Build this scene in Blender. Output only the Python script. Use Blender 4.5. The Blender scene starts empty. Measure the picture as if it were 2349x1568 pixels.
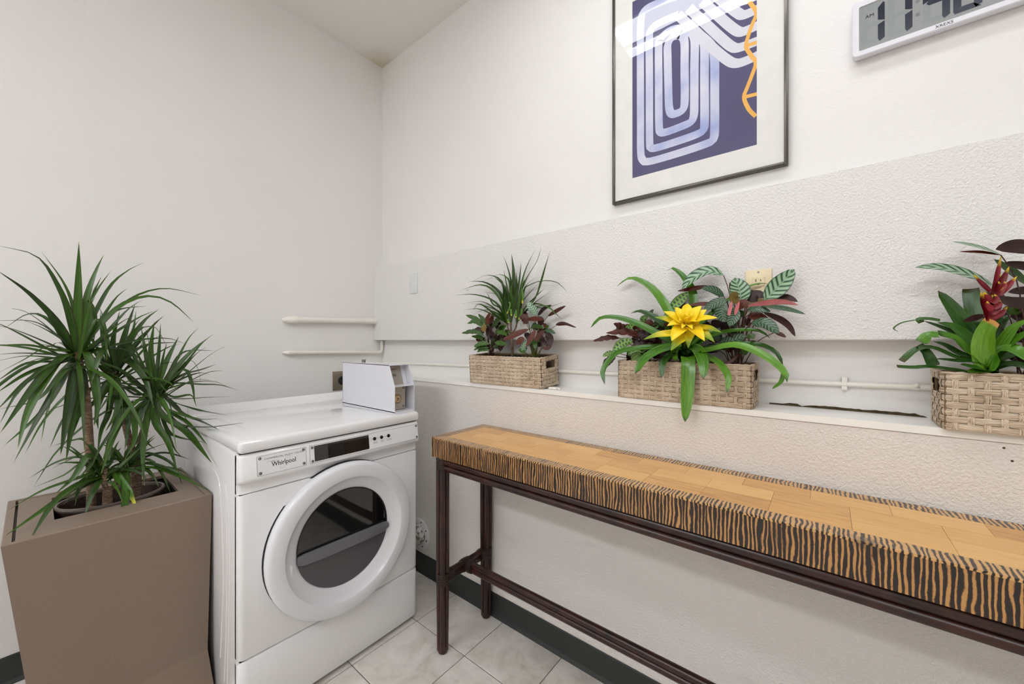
import bpy, bmesh, math, random
from mathutils import Vector, Matrix
R = random.Random(7)
sc = bpy.context.scene
col = sc.collection

# ------------------------------------------------------------------ camera
F, CX, HY, EYE = 890.0, 1174.5, 780.0, 1.25          # focal length / centre / horizon in photo pixels
TH = math.atan2(1896 - CX, F)
cam_d = bpy.data.cameras.new('camera')
cam = bpy.data.objects.new('camera', cam_d)
col.objects.link(cam)
cam_d.sensor_width = 36.0
cam_d.lens = 36.0 * F / 2349.0
cam_d.shift_y = -(784 - HY) / 2349.0
cam_d.clip_start = 0.02
cam.location = (0, 0, EYE)
cam.rotation_euler = (math.pi / 2, 0, TH - math.pi / 2)
sc.camera = cam

# ------------------------------------------------------------------ light levels
w = bpy.data.worlds.new('world')
sc.world = w
w.use_nodes = True
w.node_tree.nodes['Background'].inputs[0].default_value = (0.75, 0.78, 0.8, 1)
w.node_tree.nodes['Background'].inputs[1].default_value = 0.25
TUBE_POWER, FAR_FILL_POWER, BACK_FILL_POWER = 12.0, 26.0, 46.0
sc.view_settings.view_transform = 'Standard'
sc.view_settings.look = 'None'
sc.view_settings.gamma = 1.0
sc.view_settings.use_curve_mapping = False
sc.view_settings.exposure = -0.1
sc.cycles.max_bounces = 10
sc.cycles.diffuse_bounces = 6
sc.cycles.sample_clamp_indirect = 6.0

# ------------------------------------------------------------------ pixel -> place on a known plane
FW = Vector((math.cos(TH), math.sin(TH), 0))
RT = Vector((math.sin(TH), -math.cos(TH), 0))
EYEP = Vector((0, 0, EYE))
def ray(px, py):
    return FW + RT * ((px - CX) / F) + Vector((0, 0, -(py - HY) / F))
def onx(px, py, x):
    d = ray(px, py); return EYEP + d * (x / d.x)
def ony(px, py, y):
    d = ray(px, py); return EYEP + d * (y / d.y)
def onz(px, py, z):
    d = ray(px, py); return EYEP + d * ((z - EYE) / d.z)

# ------------------------------------------------------------------ materials
MATS = {}
def lin(c):
    return tuple((v / 12.92 if v <= 0.04045 else ((v + 0.055) / 1.055) ** 2.4) for v in c)
def rgb(r, g, b):
    return lin((r / 255.0, g / 255.0, b / 255.0))
class NT:
    def __init__(s, name):
        m = bpy.data.materials.new(name); m.use_nodes = True
        s.m = m; s.t = m.node_tree; s.n = s.t.nodes
        s.b = s.n['Principled BSDF']
        MATS[name] = m
    def new(s, typ, **kw):
        nd = s.n.new(typ)
        for k, v in kw.items():
            if k.startswith('i_'):
                key = k[2:]
                key = int(key) if key.isdigit() else key
                nd.inputs[key].default_value = v
            else:
                setattr(nd, k, v)
        return nd
    def link(s, a, b):
        s.t.links.new(a, b)
    def coord(s, kind='Object', scale=(1, 1, 1), rnd=False):
        tc = s.new('ShaderNodeTexCoord'); mp = s.new('ShaderNodeMapping')
        s.link(tc.outputs[kind], mp.inputs[0]); mp.inputs['Scale'].default_value = scale
        if rnd:
            oi = s.new('ShaderNodeObjectInfo'); mu = s.math('MULTIPLY', oi.outputs['Random'], 37.0)
            cb = s.new('ShaderNodeCombineXYZ')
            for k in range(3): s.link(mu, cb.inputs[k])
            s.link(cb.outputs[0], mp.inputs['Location'])
        return mp.outputs[0]
    def math(s, op, a, b=None, c=None):
        nd = s.new('ShaderNodeMath', operation=op)
        for k, v in enumerate((a, b, c)):
            if v is None: continue
            if isinstance(v, (int, float)): nd.inputs[k].default_value = v
            else: s.link(v, nd.inputs[k])
        return nd.outputs[0]
    def noise(s, vec, scale, detail=3, rough=.5, dist=0):
        nd = s.new('ShaderNodeTexNoise')
        nd.inputs['Scale'].default_value = scale; nd.inputs['Detail'].default_value = detail
        nd.inputs['Roughness'].default_value = rough; nd.inputs['Distortion'].default_value = dist
        s.link(vec, nd.inputs['Vector'])
        return nd.outputs['Fac']
    def ramp(s, fac, stops):
        nd = s.new('ShaderNodeValToRGB')
        while len(nd.color_ramp.elements) < len(stops): nd.color_ramp.elements.new(0.5)
        for e, (p, c) in zip(nd.color_ramp.elements, stops):
            e.position = p; e.color = (*c, 1) if len(c) == 3 else c
        s.link(fac, nd.inputs[0])
        return nd.outputs[0]
    def mix(s, fac, a, b):
        nd = s.new('ShaderNodeMix', data_type='RGBA')
        for sock, v in ((nd.inputs[0], fac), (nd.inputs[6], a), (nd.inputs[7], b)):
            if isinstance(v, (int, float)): sock.default_value = v
            elif isinstance(v, tuple): sock.default_value = (*v, 1)
            else: s.link(v, sock)
        return nd.outputs[2]
    def bump(s, h, strength=.3, dist=.002):
        nd = s.new('ShaderNodeBump'); nd.inputs['Strength'].default_value = strength
        nd.inputs['Distance'].default_value = dist
        s.link(h, nd.inputs['Height']); s.link(nd.outputs[0], s.b.inputs['Normal'])
    def col(s, c):
        if isinstance(c, tuple): s.b.inputs['Base Color'].default_value = (*c, 1)
        else: s.link(c, s.b.inputs['Base Color'])
    def set(s, rough=.5, metal=0, spec=.5, coat=0):
        s.b.inputs['Roughness'].default_value = rough
        s.b.inputs['Metallic'].default_value = metal
        s.b.inputs['Specular IOR Level'].default_value = spec
        s.b.inputs['Coat Weight'].default_value = coat
        s.b.inputs['Coat Roughness'].default_value = .05

def plain(name, c, rough=.5, metal=0, spec=.5, coat=0, var=.06, vs=20, bump=0, bs=200):
    n = NT(name); v = n.coord()
    dark = tuple(x * (1 - var) for x in c)
    n.col(n.ramp(n.noise(v, vs), [(.3, dark), (.7, c)]))
    n.set(rough, metal, spec, coat)
    if bump: n.bump(n.noise(v, bs, 2), bump, .001)
    return n.m

def wall_mat(name, c, scale=95, strength=.5, dist=.003, stain=False, scuff=0):
    n = NT(name); v = n.coord()
    base = n.ramp(n.noise(v, 1.3, 3), [(.3, tuple(x * .965 for x in c)), (.7, c)])
    if scuff:
        sm = n.ramp(n.noise(n.coord(scale=(1, 1, 2.2)), 5.0, 4, .6), [(.62, (0, 0, 0)), (.78, (1, 1, 1))])
        base = n.mix(n.math('MULTIPLY', sm, scuff), base, tuple(x * .72 for x in c))
    n.col(base); n.set(.55, 0, .35)
    a = n.ramp(n.noise(v, scale, 3, .55, .4), [(.38, (0, 0, 0)), (.68, (1, 1, 1))])
    b = n.noise(v, scale * 2.3, 2)
    big = n.noise(v, scale * .12, 2)
    h = n.math('ADD', n.math('ADD', a, n.math('MULTIPLY', b, .35)), n.math('MULTIPLY', big, 1.2))
    n.bump(h, strength, dist)
    return n.m

WALLC = rgb(236, 234, 232)
wall_mat('wall_paint', WALLC, 110, .22, .0018)
wall_mat('wall_coarse', WALLC, 165, .7, .002)
wall_mat('wall_low', rgb(232, 227, 222), 160, .7, .002, scuff=.35)
plain('wall_far', rgb(220, 216, 210), .7)
wall_mat('niche_paint', rgb(232, 228, 214), 60, .2, .002)
n = NT('ceiling_paint'); v = n.coord()
cc = rgb(232, 230, 227)
g = n.new('ShaderNodeVectorMath', operation='DISTANCE'); tc = n.new('ShaderNodeTexCoord')
n.link(tc.outputs['Object'], g.inputs[0]); g.inputs[1].default_value = (1.471, 2.311, 3.07)
st = n.ramp(n.math('ADD', g.outputs['Value'], n.math('MULTIPLY', n.noise(v, 9, 3), .12)), [(.12, (1, 1, 1)), (.27, (0, 0, 0))])
n.col(n.mix(n.math('MULTIPLY', st, .5), cc, rgb(190, 172, 120))); n.set(.8, 0, .2); n.bump(n.noise(v, 70, 3), .15, .002)
plain('ledge_paint', rgb(244, 243, 239), .3, 0, .5, 0, .04, 9, .15, 40)
plain('pipe_paint', rgb(238, 235, 226), .35, 0, .5, 0, .06, 14, .25, 60)
plain('crack_dark', rgb(96, 84, 62), .95, 0, .1, 0, .5, 60, .8, 120)
plain('baseboard_rubber', rgb(52, 55, 54), .45, 0, .4, 0, .15, 6)
plain('grout', rgb(120, 112, 104), .9, 0, .2, 0, .2, 30)
n = NT('floor_tile'); v = n.coord(rnd=True)
a = n.noise(v, 5.5, 6, .62, 1.2); b = n.noise(v, 22, 4, .6)
c1 = n.ramp(a, [(.28, rgb(184, 176, 167)), (.5, rgb(214, 208, 201)), (.72, rgb(230, 225, 219))])
n.col(n.mix(n.ramp(b, [(.55, (0, 0, 0)), (.85, (.35, .35, .35))]), c1, rgb(140, 128, 112)))
n.set(.42, 0, .45); n.bump(b, .08, .001)
# appliance
plain('enamel_white', rgb(236, 236, 237), .16, 0, .5, .6, .015, 5)
plain('plastic_white', rgb(226, 227, 231), .2, 0, .5, 0, .015, 5)
plain('label_white', rgb(235, 236, 238), .35, 0, .5, 0, .01, 5)
plain('seam_dark', rgb(40, 40, 44), .8)
plain('screen_black', rgb(9, 9, 10), .06, 0, .6, .5, .1)
plain('screen_grey', rgb(62, 62, 60), .3)
plain('button_black', rgb(20, 20, 22), .25)
plain('print_black', rgb(28, 28, 32), .6)
plain('print_grey', rgb(120, 120, 124), .6)
plain('print_rose', rgb(206, 178, 172), .6)
plain('screw_steel', rgb(150, 148, 148), .28, .9)
plain('steel_plate', rgb(148, 138, 122), .35, .75, .5, 0, .15, 12)
plain('socket_black', rgb(18, 18, 18), .3)
plain('door_glass', rgb(16, 16, 15), .04, 0, .7, .6, .1, 3)
plain('door_grey', rgb(80, 78, 82), .32, 0, .5, .2, .05, 3)
plain('door_bar', rgb(106, 106, 112), .28, 0, .5, .3, .05, 3)
plain('coin_enamel', rgb(222, 223, 230), .3, 0, .5, .1, .02, 6)
plain('coin_plate', rgb(176, 168, 158), .35, .3, .5, 0, .08, 10)
plain('lock_brass', rgb(206, 176, 140), .3, .6)
n = NT('galvanised'); v = n.coord()
n.col(n.ramp(n.noise(v, 60, 4), [(.4, rgb(120, 104, 98)), (.5, rgb(206, 204, 200)), (.75, rgb(232, 230, 226))])); n.set(.35, .5)
# planter
n = NT('planter_taupe'); v = n.coord(scale=(1, 1, .25))
n.col(n.ramp(n.noise(v, 260, 2), [(.3, rgb(128, 111, 97)), (.7, rgb(131, 114, 100))])); n.set(.42, 0, .4)
plain('planter_inside', rgb(22, 19, 17), .9)
n = NT('pot_rattan'); v = n.coord(scale=(1, 1, 4))
n.col(n.ramp(n.noise(v, 120, 3), [(.35, rgb(36, 24, 18)), (.7, rgb(74, 54, 42))])); n.set(.5); n.bump(n.noise(v, 140, 2), .6, .002)
plain('pot_rim', rgb(112, 98, 90), .45)
plain('soil', rgb(26, 20, 15), .95, 0, .2, 0, .5, 120, .9, 160)
plain('pot_black', rgb(24, 24, 26), .45)
plain('pot_tan', rgb(150, 122, 86), .7)
n = NT('bark'); v = n.coord(scale=(1, 1, 3.2))
nz = n.noise(v, 55, 4, .6, 1.0)
n.col(n.ramp(nz, [(.3, rgb(74, 58, 46)), (.5, rgb(126, 104, 84)), (.7, rgb(160, 140, 116))])); n.set(.85, 0, .2); n.bump(nz, .9, .004)
plain('stem_green', rgb(104, 112, 46), .5)
plain('stem_red', rgb(84, 50, 40), .5)

def uvn(n):
    tc = n.new('ShaderNodeUVMap'); tc.uv_map = 'UVMap'
    sp = n.new('ShaderNodeSeparateXYZ'); n.link(tc.outputs[0], sp.inputs[0])
    u = sp.outputs[0]; vv = sp.outputs[1]
    av = n.math('ABSOLUTE', n.math('SUBTRACT', n.math('MULTIPLY', vv, 2.0), 1.0))
    return u, vv, av
def leaf_plain(name, c_dark, c_light, rough=.35, tip=None, edge=None, ribs=18, trans=.12):
    n = NT(name); u, vv, av = uvn(n)
    streak = n.math('SINE', n.math('MULTIPLY', vv, ribs * 6.283))
    cv = n.new('ShaderNodeCombineXYZ'); n.link(n.math('MULTIPLY', u, 2.0), cv.inputs[0]); n.link(n.math('MULTIPLY', vv, 5.0), cv.inputs[1])
    oi = n.new('ShaderNodeObjectInfo'); n.link(n.math('MULTIPLY', oi.outputs['Random'], 19.0), cv.inputs[2])
    nz = n.noise(cv.outputs[0], 2.5, 3)
    f = n.math('ADD', nz, n.math('MULTIPLY', n.math('SUBTRACT', oi.outputs['Random'], .5), .3))
    c = n.ramp(f, [(.25, c_dark), (.75, c_light)])
    if edge: c = n.mix(n.ramp(av, [(.8, (0, 0, 0)), (.95, (1, 1, 1))]), c, edge)
    if tip: c = n.mix(n.ramp(u, [(tip[0], (0, 0, 0)), (tip[1], (1, 1, 1))]), c, tip[2])
    n.col(c); n.set(rough, 0, .5 if name.startswith('brom') else .38)
    n.bump(streak, .12, .0006)
    return n
leaf_plain('dracaena_leaf', rgb(24, 46, 8), rgb(62, 102, 20), .34, (.965, .985, rgb(168, 150, 60)), rgb(52, 40, 26))
leaf_plain('dracaena_back', rgb(34, 58, 22), rgb(64, 94, 38), .4)
leaf_plain('dracaena_yellow', rgb(52, 98, 24), rgb(84, 132, 36), .33, (.72, .9, rgb(206, 196, 46)), rgb(60, 60, 26))
leaf_plain('brom_leaf', rgb(46, 98, 16), rgb(100, 150, 40), .2, (.93, .99, rgb(40, 74, 24)))
leaf_plain('brom_dark', rgb(24, 58, 14), rgb(56, 100, 26), .25, (.94, .99, rgb(70, 64, 30)))
leaf_plain('brom_cut', rgb(58, 112, 18), rgb(108, 152, 36), .3, (.93, .96, rgb(214, 158, 84)))
leaf_plain('yellow_bract', rgb(240, 200, 8), rgb(252, 226, 40), .35, (.9, 1.0, rgb(222, 206, 70)))
leaf_plain('yellow_green', rgb(228, 200, 16), rgb(240, 218, 40), .35, (.45, .8, rgb(122, 152, 40)))
leaf_plain('red_bract', rgb(92, 12, 24), rgb(136, 22, 32), .35, (.74, .92, rgb(224, 192, 50)))
leaf_plain('maroon', rgb(54, 18, 10), rgb(96, 38, 20), .42)
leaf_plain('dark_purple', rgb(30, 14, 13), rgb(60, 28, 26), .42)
leaf_plain('pink', rgb(196, 104, 112), rgb(222, 138, 142), .4)
leaf_plain('brown_leaf', rgb(82, 70, 24), rgb(120, 96, 34), .4)
leaf_plain('pink_under', rgb(150, 78, 84), rgb(204, 122, 124), .4, None, rgb(96, 104, 44))
def leaf_striped(name, dark, pale, N=9, k=1.6, lo=.42, hi=.6, rough=.3):
    n = NT(name); u, vv, av = uvn(n)
    s = n.math('SINE', n.math('MULTIPLY', n.math('SUBTRACT', n.math('MULTIPLY', u, N), n.math('MULTIPLY', av, k)), 6.283))
    f = n.math('ADD', n.math('MULTIPLY', s, .5), .5)
    c = n.ramp(f, [(lo, pale), (hi, dark)])
    c = n.mix(n.ramp(av, [(.86, (0, 0, 0)), (.97, (1, 1, 1))]), c, dark)
    c = n.mix(n.ramp(av, [(.03, (1, 1, 1)), (.09, (0, 0, 0))]), c, tuple(x * .8 for x in pale))
    n.col(c); n.set(rough, 0, .5); n.bump(s, .15, .0008)
leaf_striped('striped_leaf', rgb(40, 78, 48), rgb(150, 180, 148), 7, 1.3, .5, .72)
leaf_striped('striped_dark', rgb(24, 46, 28), rgb(82, 116, 84), 8)
n = NT('rattlesnake_leaf'); u, vv, av = uvn(n)
s1 = n.math('SINE', n.math('MULTIPLY', n.math('ADD', n.math('MULTIPLY', u, 7), n.math('MULTIPLY', n.math('GREATER_THAN', vv, .5), .5)), 6.283))
bl = n.math('MULTIPLY', n.math('GREATER_THAN', s1, .1), n.math('MULTIPLY', n.math('GREATER_THAN', av, .15), n.math('LESS_THAN', av, .7)))
c = n.mix(bl, rgb(112, 156, 52), rgb(26, 52, 26))
c = n.mix(n.ramp(av, [(.8, (0, 0, 0)), (.92, (1, 1, 1))]), c, rgb(30, 62, 26))
n.col(c); n.set(.35)
# baskets
def basket_mat(name, sc_):
    n = NT(name); v = n.coord(scale=sc_)
    a = n.noise(v, 1.0, 4, .6)
    lo = n.noise(n.coord(), 22, 2)
    c = n.ramp(n.math('ADD', n.math('MULTIPLY', a, .8), n.math('MULTIPLY', lo, .25)), [(.36, rgb(112, 92, 74)), (.5, rgb(198, 178, 153)), (.64, rgb(228, 212, 191))])
    n.col(c); n.set(.75, 0, .25); n.bump(a, .9, .0022)
basket_mat('weave_horizontal', (26, 26, 900))
basket_mat('weave_vertical', (560, 560, 26))
plain('basket_liner', rgb(128, 108, 86), .9, 0, .2, 0, .3, 40)
# console table
n = NT('rattan_dark'); v = n.coord()
n.col(n.ramp(n.noise(v, 24, 4), [(.3, rgb(22, 9, 6)), (.7, rgb(60, 26, 16))])); n.set(.34, 0, .45, .08)
plain('binding', rgb(44, 28, 20), .5, 0, .4, 0, .4, 90, .4, 200)
def zebra(name, axis, thr=.5, light=(184, 136, 78), mid=(122, 76, 40)):
    n = NT(name); sc_ = {'front': (1, 1, .16), 'cross': (.16, 1, 1), 'end': (1, .16, 1), 'endface': (1, 1, .16)}[axis]
    v = n.coord(scale=sc_)
    nz1 = n.noise(v, 55, 2, .5); nz2 = n.noise(n.coord(scale=(1, 1, .55) if axis in ('front', 'endface') else (1, 1, 1)), 34, 2)
    sp = n.new('ShaderNodeSeparateXYZ'); n.link(n.coord(), sp.inputs[0])
    p = sp.outputs[1] if axis in ('front', 'cross') else sp.outputs[0]
    ph = n.math('ADD', n.math('MULTIPLY', p, 112.0), n.math('ADD', n.math('MULTIPLY', nz1, 1.3), n.math('MULTIPLY', nz2, 1.2)))
    s = n.math('ADD', n.math('MULTIPLY', n.math('SINE', n.math('MULTIPLY', ph, 6.283)), .5), .5)
    fine = n.noise(n.coord(), 330, 3)
    thick_n = n.noise(n.coord(scale=sc_), 70, 3)
    f = n.math('ADD', n.math('ADD', s, n.math('MULTIPLY', n.math('SUBTRACT', fine, .5), .5)), n.math('MULTIPLY', n.math('SUBTRACT', thick_n, .5), 1.1))
    c = n.ramp(f, [(thr - .12, rgb(22, 14, 11)), (thr + .05, rgb(*mid)), (thr + .25, rgb(*light))])
    blot = n.ramp(n.noise(n.coord(), 13, 3), [(.6, (0, 0, 0)), (.7, (.8, .8, .8))])
    c = n.mix(blot, c, n.mix(.6, c, rgb(16, 12, 10)))
    n.col(c); n.set(.3, 0, .5, .3); n.bump(f, .15, .0008)
zebra('zebra_front', 'front', .61)
zebra('zebra_end', 'endface', .61)
zebra('zebra_top', 'cross', .38, (206, 160, 100), (160, 114, 64))
zebra('zebra_top_end', 'end', .42, (190, 146, 92), (140, 98, 56))
def parquet(name, sc_):
    n = NT(name); v = n.coord(scale=sc_, rnd=True)
    oi = n.new('ShaderNodeObjectInfo')
    f = n.math('ADD', n.math('MULTIPLY', n.noise(v, 1.0, 4, .65), .75), n.math('MULTIPLY', oi.outputs['Random'], .36))
    c = n.ramp(f, [(.22, rgb(176, 120, 58)), (.5, rgb(214, 162, 88)), (.8, rgb(230, 184, 112))])
    n.col(c); n.set(.32, 0, .5, .25)
parquet('parquet_along', (160, 12, 30)); parquet('parquet_across', (12, 160, 30))
# picture, clock, plates
plain('frame_metal', rgb(92, 88, 82), .3, .85)
plain('mat_board', rgb(238, 237, 233), .8)
plain('print_blue', rgb(84, 82, 120), .8, 0, .3, 0, .06, 12)
n = NT('wash_lavender'); v = n.coord()
n.col(n.ramp(n.noise(v, 7, 3), [(.3, rgb(160, 172, 218)), (.48, rgb(204, 208, 232)), (.68, rgb(226, 226, 236))])); n.set(.8)
plain('wash_pale', rgb(222, 222, 232), .8, 0, .3, 0, .05, 9)
plain('paint_gold', rgb(244, 186, 92), .7, 0, .3, 0, .08, 30)
n = NT('picture_glass')
tr = n.new('ShaderNodeBsdfTransparent'); gl = n.new('ShaderNodeBsdfGlossy'); gl.inputs['Roughness'].default_value = .01
ge = n.new('ShaderNodeNewGeometry'); dt = n.new('ShaderNodeVectorMath', operation='DOT_PRODUCT')
n.link(ge.outputs['Incoming'], dt.inputs[0]); n.link(ge.outputs['Normal'], dt.inputs[1])
sch = n.math('ADD', n.math('MULTIPLY', n.math('POWER', n.math('SUBTRACT', 1.0, n.math('ABSOLUTE', dt.outputs['Value'])), 5.0), .92), .07)
mx = n.new('ShaderNodeMixShader')
n.link(sch, mx.inputs[0]); n.link(tr.outputs[0], mx.inputs[1]); n.link(gl.outputs[0], mx.inputs[2])
n.link(mx.outputs[0], n.n['Material Output'].inputs[0])
plain('clock_case', rgb(226, 226, 234), .3)
n = NT('lcd'); n.col(rgb(150, 154, 154)); n.set(.12, 0, .5, .3)
plain('lcd_ghost', rgb(145, 151, 152), .15)
plain('lcd_ink', rgb(14, 22, 46), .2)
plain('ivory', rgb(232, 216, 178), .35)
plain('plate_grey', rgb(222, 226, 224), .4)
plain('fixture_white', rgb(232, 232, 230), .4)
n = NT('tube_lens'); n.b.inputs['Base Color'].default_value = (.9, .9, .9, 1)
n.b.inputs['Emission Color'].default_value = (.975, .995, 1.03, 1); n.b.inputs['Emission Strength'].default_value = TUBE_POWER
n = NT('fill_lens_bright'); n.b.inputs['Base Color'].default_value = (.9, .9, .9, 1)
n.b.inputs['Emission Color'].default_value = (.975, .995, 1.03, 1); n.b.inputs['Emission Strength'].default_value = FAR_FILL_POWER

n = NT('fill_lens_back'); n.b.inputs['Base Color'].default_value = (.9, .9, .9, 1)
n.b.inputs['Emission Color'].default_value = (.975, .995, 1.03, 1); n.b.inputs['Emission Strength'].default_value = BACK_FILL_POWER

# ------------------------------------------------------------------ mesh helpers
ORG = {}
def finish(name, verts, faces, mats, parent=None, smooth=False, idx=None, uvs=None):
    o = Vector((0, 0, 0)) if parent is None else ORG.get(parent.name, Vector((0, 0, 0)))
    me = bpy.data.meshes.new(name)
    me.from_pydata([tuple(Vector(v_) - o) for v_ in verts], [], faces)
    for m in (mats if isinstance(mats, (list, tuple)) else [mats]): me.materials.append(MATS[m])
    if idx: me.polygons.foreach_set('material_index', idx)
    if uvs:
        ul = me.uv_layers.new(name='UVMap')
        flat = []
        for f in faces:
            for k in f: flat.extend(uvs[k])
        ul.data.foreach_set('uv', flat)
    if smooth: me.polygons.foreach_set('use_smooth', [True] * len(me.polygons))
    me.update()
    ob = bpy.data.objects.new(name, me); col.objects.link(ob)
    if parent is not None: ob.parent = parent
    ORG[ob.name] = o
    return ob
def tag(o, label, cat, group=None):
    o['label'] = label; o['category'] = cat
    if group: o['group'] = group
    return o
def thing(name, loc, label, cat, group=None):
    o = bpy.data.objects.new(name, None); col.objects.link(o); o.location = loc; o.empty_display_size = .05
    ORG[o.name] = Vector(loc)
    return tag(o, label, cat, group)
def struct(o):
    o['kind'] = 'structure'; return o
class MB:
    def __init__(s): s.v = []; s.f = []; s.i = []; s.uv = None
    def add(s, verts, faces, mi=0):
        b = len(s.v); s.v += [Vector(x) for x in verts]
        s.f += [tuple(k + b for k in f) for f in faces]; s.i += [mi] * len(faces)
    def box(s, x0, x1, y0, y1, z0, z1, mi=0):
        s.add([(x, y, z) for x in (x0, x1) for y in (y0, y1) for z in (z0, z1)],
              [(0, 1, 3, 2), (4, 6, 7, 5), (0, 4, 5, 1), (2, 3, 7, 6), (0, 2, 6, 4), (1, 5, 7, 3)], mi)
    def rbox(s, x0, x1, y0, y1, z0, z1, r=.005, seg=2, mi=0):
        bm = bmesh.new(); bmesh.ops.create_cube(bm, size=1)
        for v_ in bm.verts:
            v_.co = Vector(((x0 + x1) / 2 + v_.co.x * (x1 - x0), (y0 + y1) / 2 + v_.co.y * (y1 - y0), (z0 + z1) / 2 + v_.co.z * (z1 - z0)))
        bmesh.ops.bevel(bm, geom=bm.edges[:], offset=r, segments=seg, affect='EDGES', profile=.5)
        bm.verts.index_update()
        s.add([v_.co.copy() for v_ in bm.verts], [tuple(q.index for q in f.verts) for f in bm.faces], mi)
        bm.free()
    def tube(s, pts, r, n=10, cap=True, mi=0):
        pts = [Vector(p) for p in pts]; b = []; prev = None
        for k, p in enumerate(pts):
            t = (pts[min(k + 1, len(pts) - 1)] - pts[max(k - 1, 0)]).normalized()
            if prev is None:
                a = t.orthogonal().normalized()
            else:
                a = (prev - t * prev.dot(t)).normalized()
            prev = a; c = t.cross(a); rr = r[k] if isinstance(r, (list, tuple)) else r
            b.append([p + (a * math.cos(q * 2 * math.pi / n) + c * math.sin(q * 2 * math.pi / n)) * rr for q in range(n)])
        vs = [x for ring in b for x in ring]; fs = []
        for k in range(len(pts) - 1):
            for q in range(n):
                fs.append((k * n + q, k * n + (q + 1) % n, (k + 1) * n + (q + 1) % n, (k + 1) * n + q))
        if cap:
            fs.append(tuple(range(n - 1, -1, -1))); fs.append(tuple((len(pts) - 1) * n + q for q in range(n)))
        s.add(vs, fs, mi)
    def lathe(s, prof, c, axis='z', n=32, mi=0, sx=1, sy=1, close=False):
        """prof = [(r, h)], axis 'z' up, 'y' towards -y (h measured as world y), 'x' likewise"""
        vs = []; fs = []
        for (r, h) in prof:
            for q in range(n):
                a = 2 * math.pi * q / n; u, w_ = math.cos(a) * r * sx, math.sin(a) * r * sy
                vs.append({'z': (c[0] + u, c[1] + w_, h), 'y': (c[0] + u, h, c[2] + w_), 'x': (h, c[1] + u, c[2] + w_)}[axis])
        m = len(prof)
        for k in range(m - 1):
            for q in range(n):
                fs.append((k * n + q, k * n + (q + 1) % n, (k + 1) * n + (q + 1) % n, (k + 1) * n + q))
        if close:
            fs.append(tuple((m - 1) * n + q for q in range(n)))
        s.add(vs, fs, mi)
    def prism(s, poly, axis, a, b, mi=0):
        """poly = list of 2D points; axis x: (y,z), y: (x,z), z: (x,y)"""
        def P(p, h): return {'x': (h, p[0], p[1]), 'y': (p[0], h, p[1]), 'z': (p[0], p[1], h)}[axis]
        n_ = len(poly); vs = [P(p, a) for p in poly] + [P(p, b) for p in poly]
        fs = [tuple(range(n_)), tuple(range(2 * n_ - 1, n_ - 1, -1))]
        fs += [(k, k + n_, (k + 1) % n_ + n_, (k + 1) % n_) for k in range(n_)]
        s.add(vs, fs, mi)
    def out(s, name, mats, parent=None, smooth=False):
        ob = finish(name, s.v, s.f, mats, parent, smooth, s.i if max(s.i) > 0 else None)
        bm = bmesh.new(); bm.from_mesh(ob.data); bmesh.ops.recalc_face_normals(bm, faces=bm.faces[:]); bm.to_mesh(ob.data); bm.free()
        return ob
def sm(ob, ang=35):
    ob.data.polygons.foreach_set('use_smooth', [True] * len(ob.data.polygons))
    bm = bmesh.new(); bm.from_mesh(ob.data); lim = math.radians(ang)
    for e in bm.edges:
        if len(e.link_faces) == 2 and e.calc_face_angle(0) > lim: e.smooth = False
    bm.to_mesh(ob.data); bm.free(); return ob
def box(name, x0, x1, y0, y1, z0, z1, mat, parent=None, r=0, seg=2):
    m = MB()
    if r: m.rbox(x0, x1, y0, y1, z0, z1, r, seg)
    else: m.box(x0, x1, y0, y1, z0, z1)
    o = m.out(name, mat, parent)
    return sm(o) if r else o
def text(name, body, size, mat, parent, org, xd, yd, extrude=.0003, align='CENTER', sx=1.0, shear=0, bold=0):
    cu = bpy.data.curves.new(name, 'FONT'); cu.body = body; cu.size = size; cu.align_x = align; cu.extrude = extrude
    cu.offset = bold; cu.shear = shear; cu.resolution_u = 3
    ob = bpy.data.objects.new('tmp_text', cu); col.objects.link(ob)
    dg = bpy.context.evaluated_depsgraph_get(); ev = ob.evaluated_get(dg); me = ev.to_mesh()
    xd, yd = Vector(xd).normalized(), Vector(yd).normalized(); zd = xd.cross(yd)
    vs = [Vector(org) + xd * (v_.co.x * sx) + yd * v_.co.y + zd * v_.co.z for v_ in me.vertices]
    fs = [tuple(p.vertices) for p in me.polygons]
    ev.to_mesh_clear(); bpy.data.objects.remove(ob); bpy.data.curves.remove(cu)
    return finish(name, vs, fs, mat, parent)
def crom(pts, n):
    pts = [Vector(p) for p in pts]
    if len(pts) == 2: return [pts[0].lerp(pts[1], k / n) for k in range(n + 1)]
    P = [pts[0] * 2 - pts[1]] + pts + [pts[-1] * 2 - pts[-2]]
    L = [(P[k + 1] - P[k]).length for k in range(1, len(P) - 2)]; T = sum(L); out = []
    for k in range(n + 1):
        d = T * k / n; i = 0
        while i < len(L) - 1 and d > L[i]: d -= L[i]; i += 1
        t = min(1, d / max(L[i], 1e-9)); a, b, c, e = P[i], P[i + 1], P[i + 2], P[i + 3]
        out.append(.5 * ((2 * b) + (c - a) * t + (2 * a - 5 * b + 4 * c - e) * t * t + (3 * b - a - 3 * c + e) * t ** 3))
    return out

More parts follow.
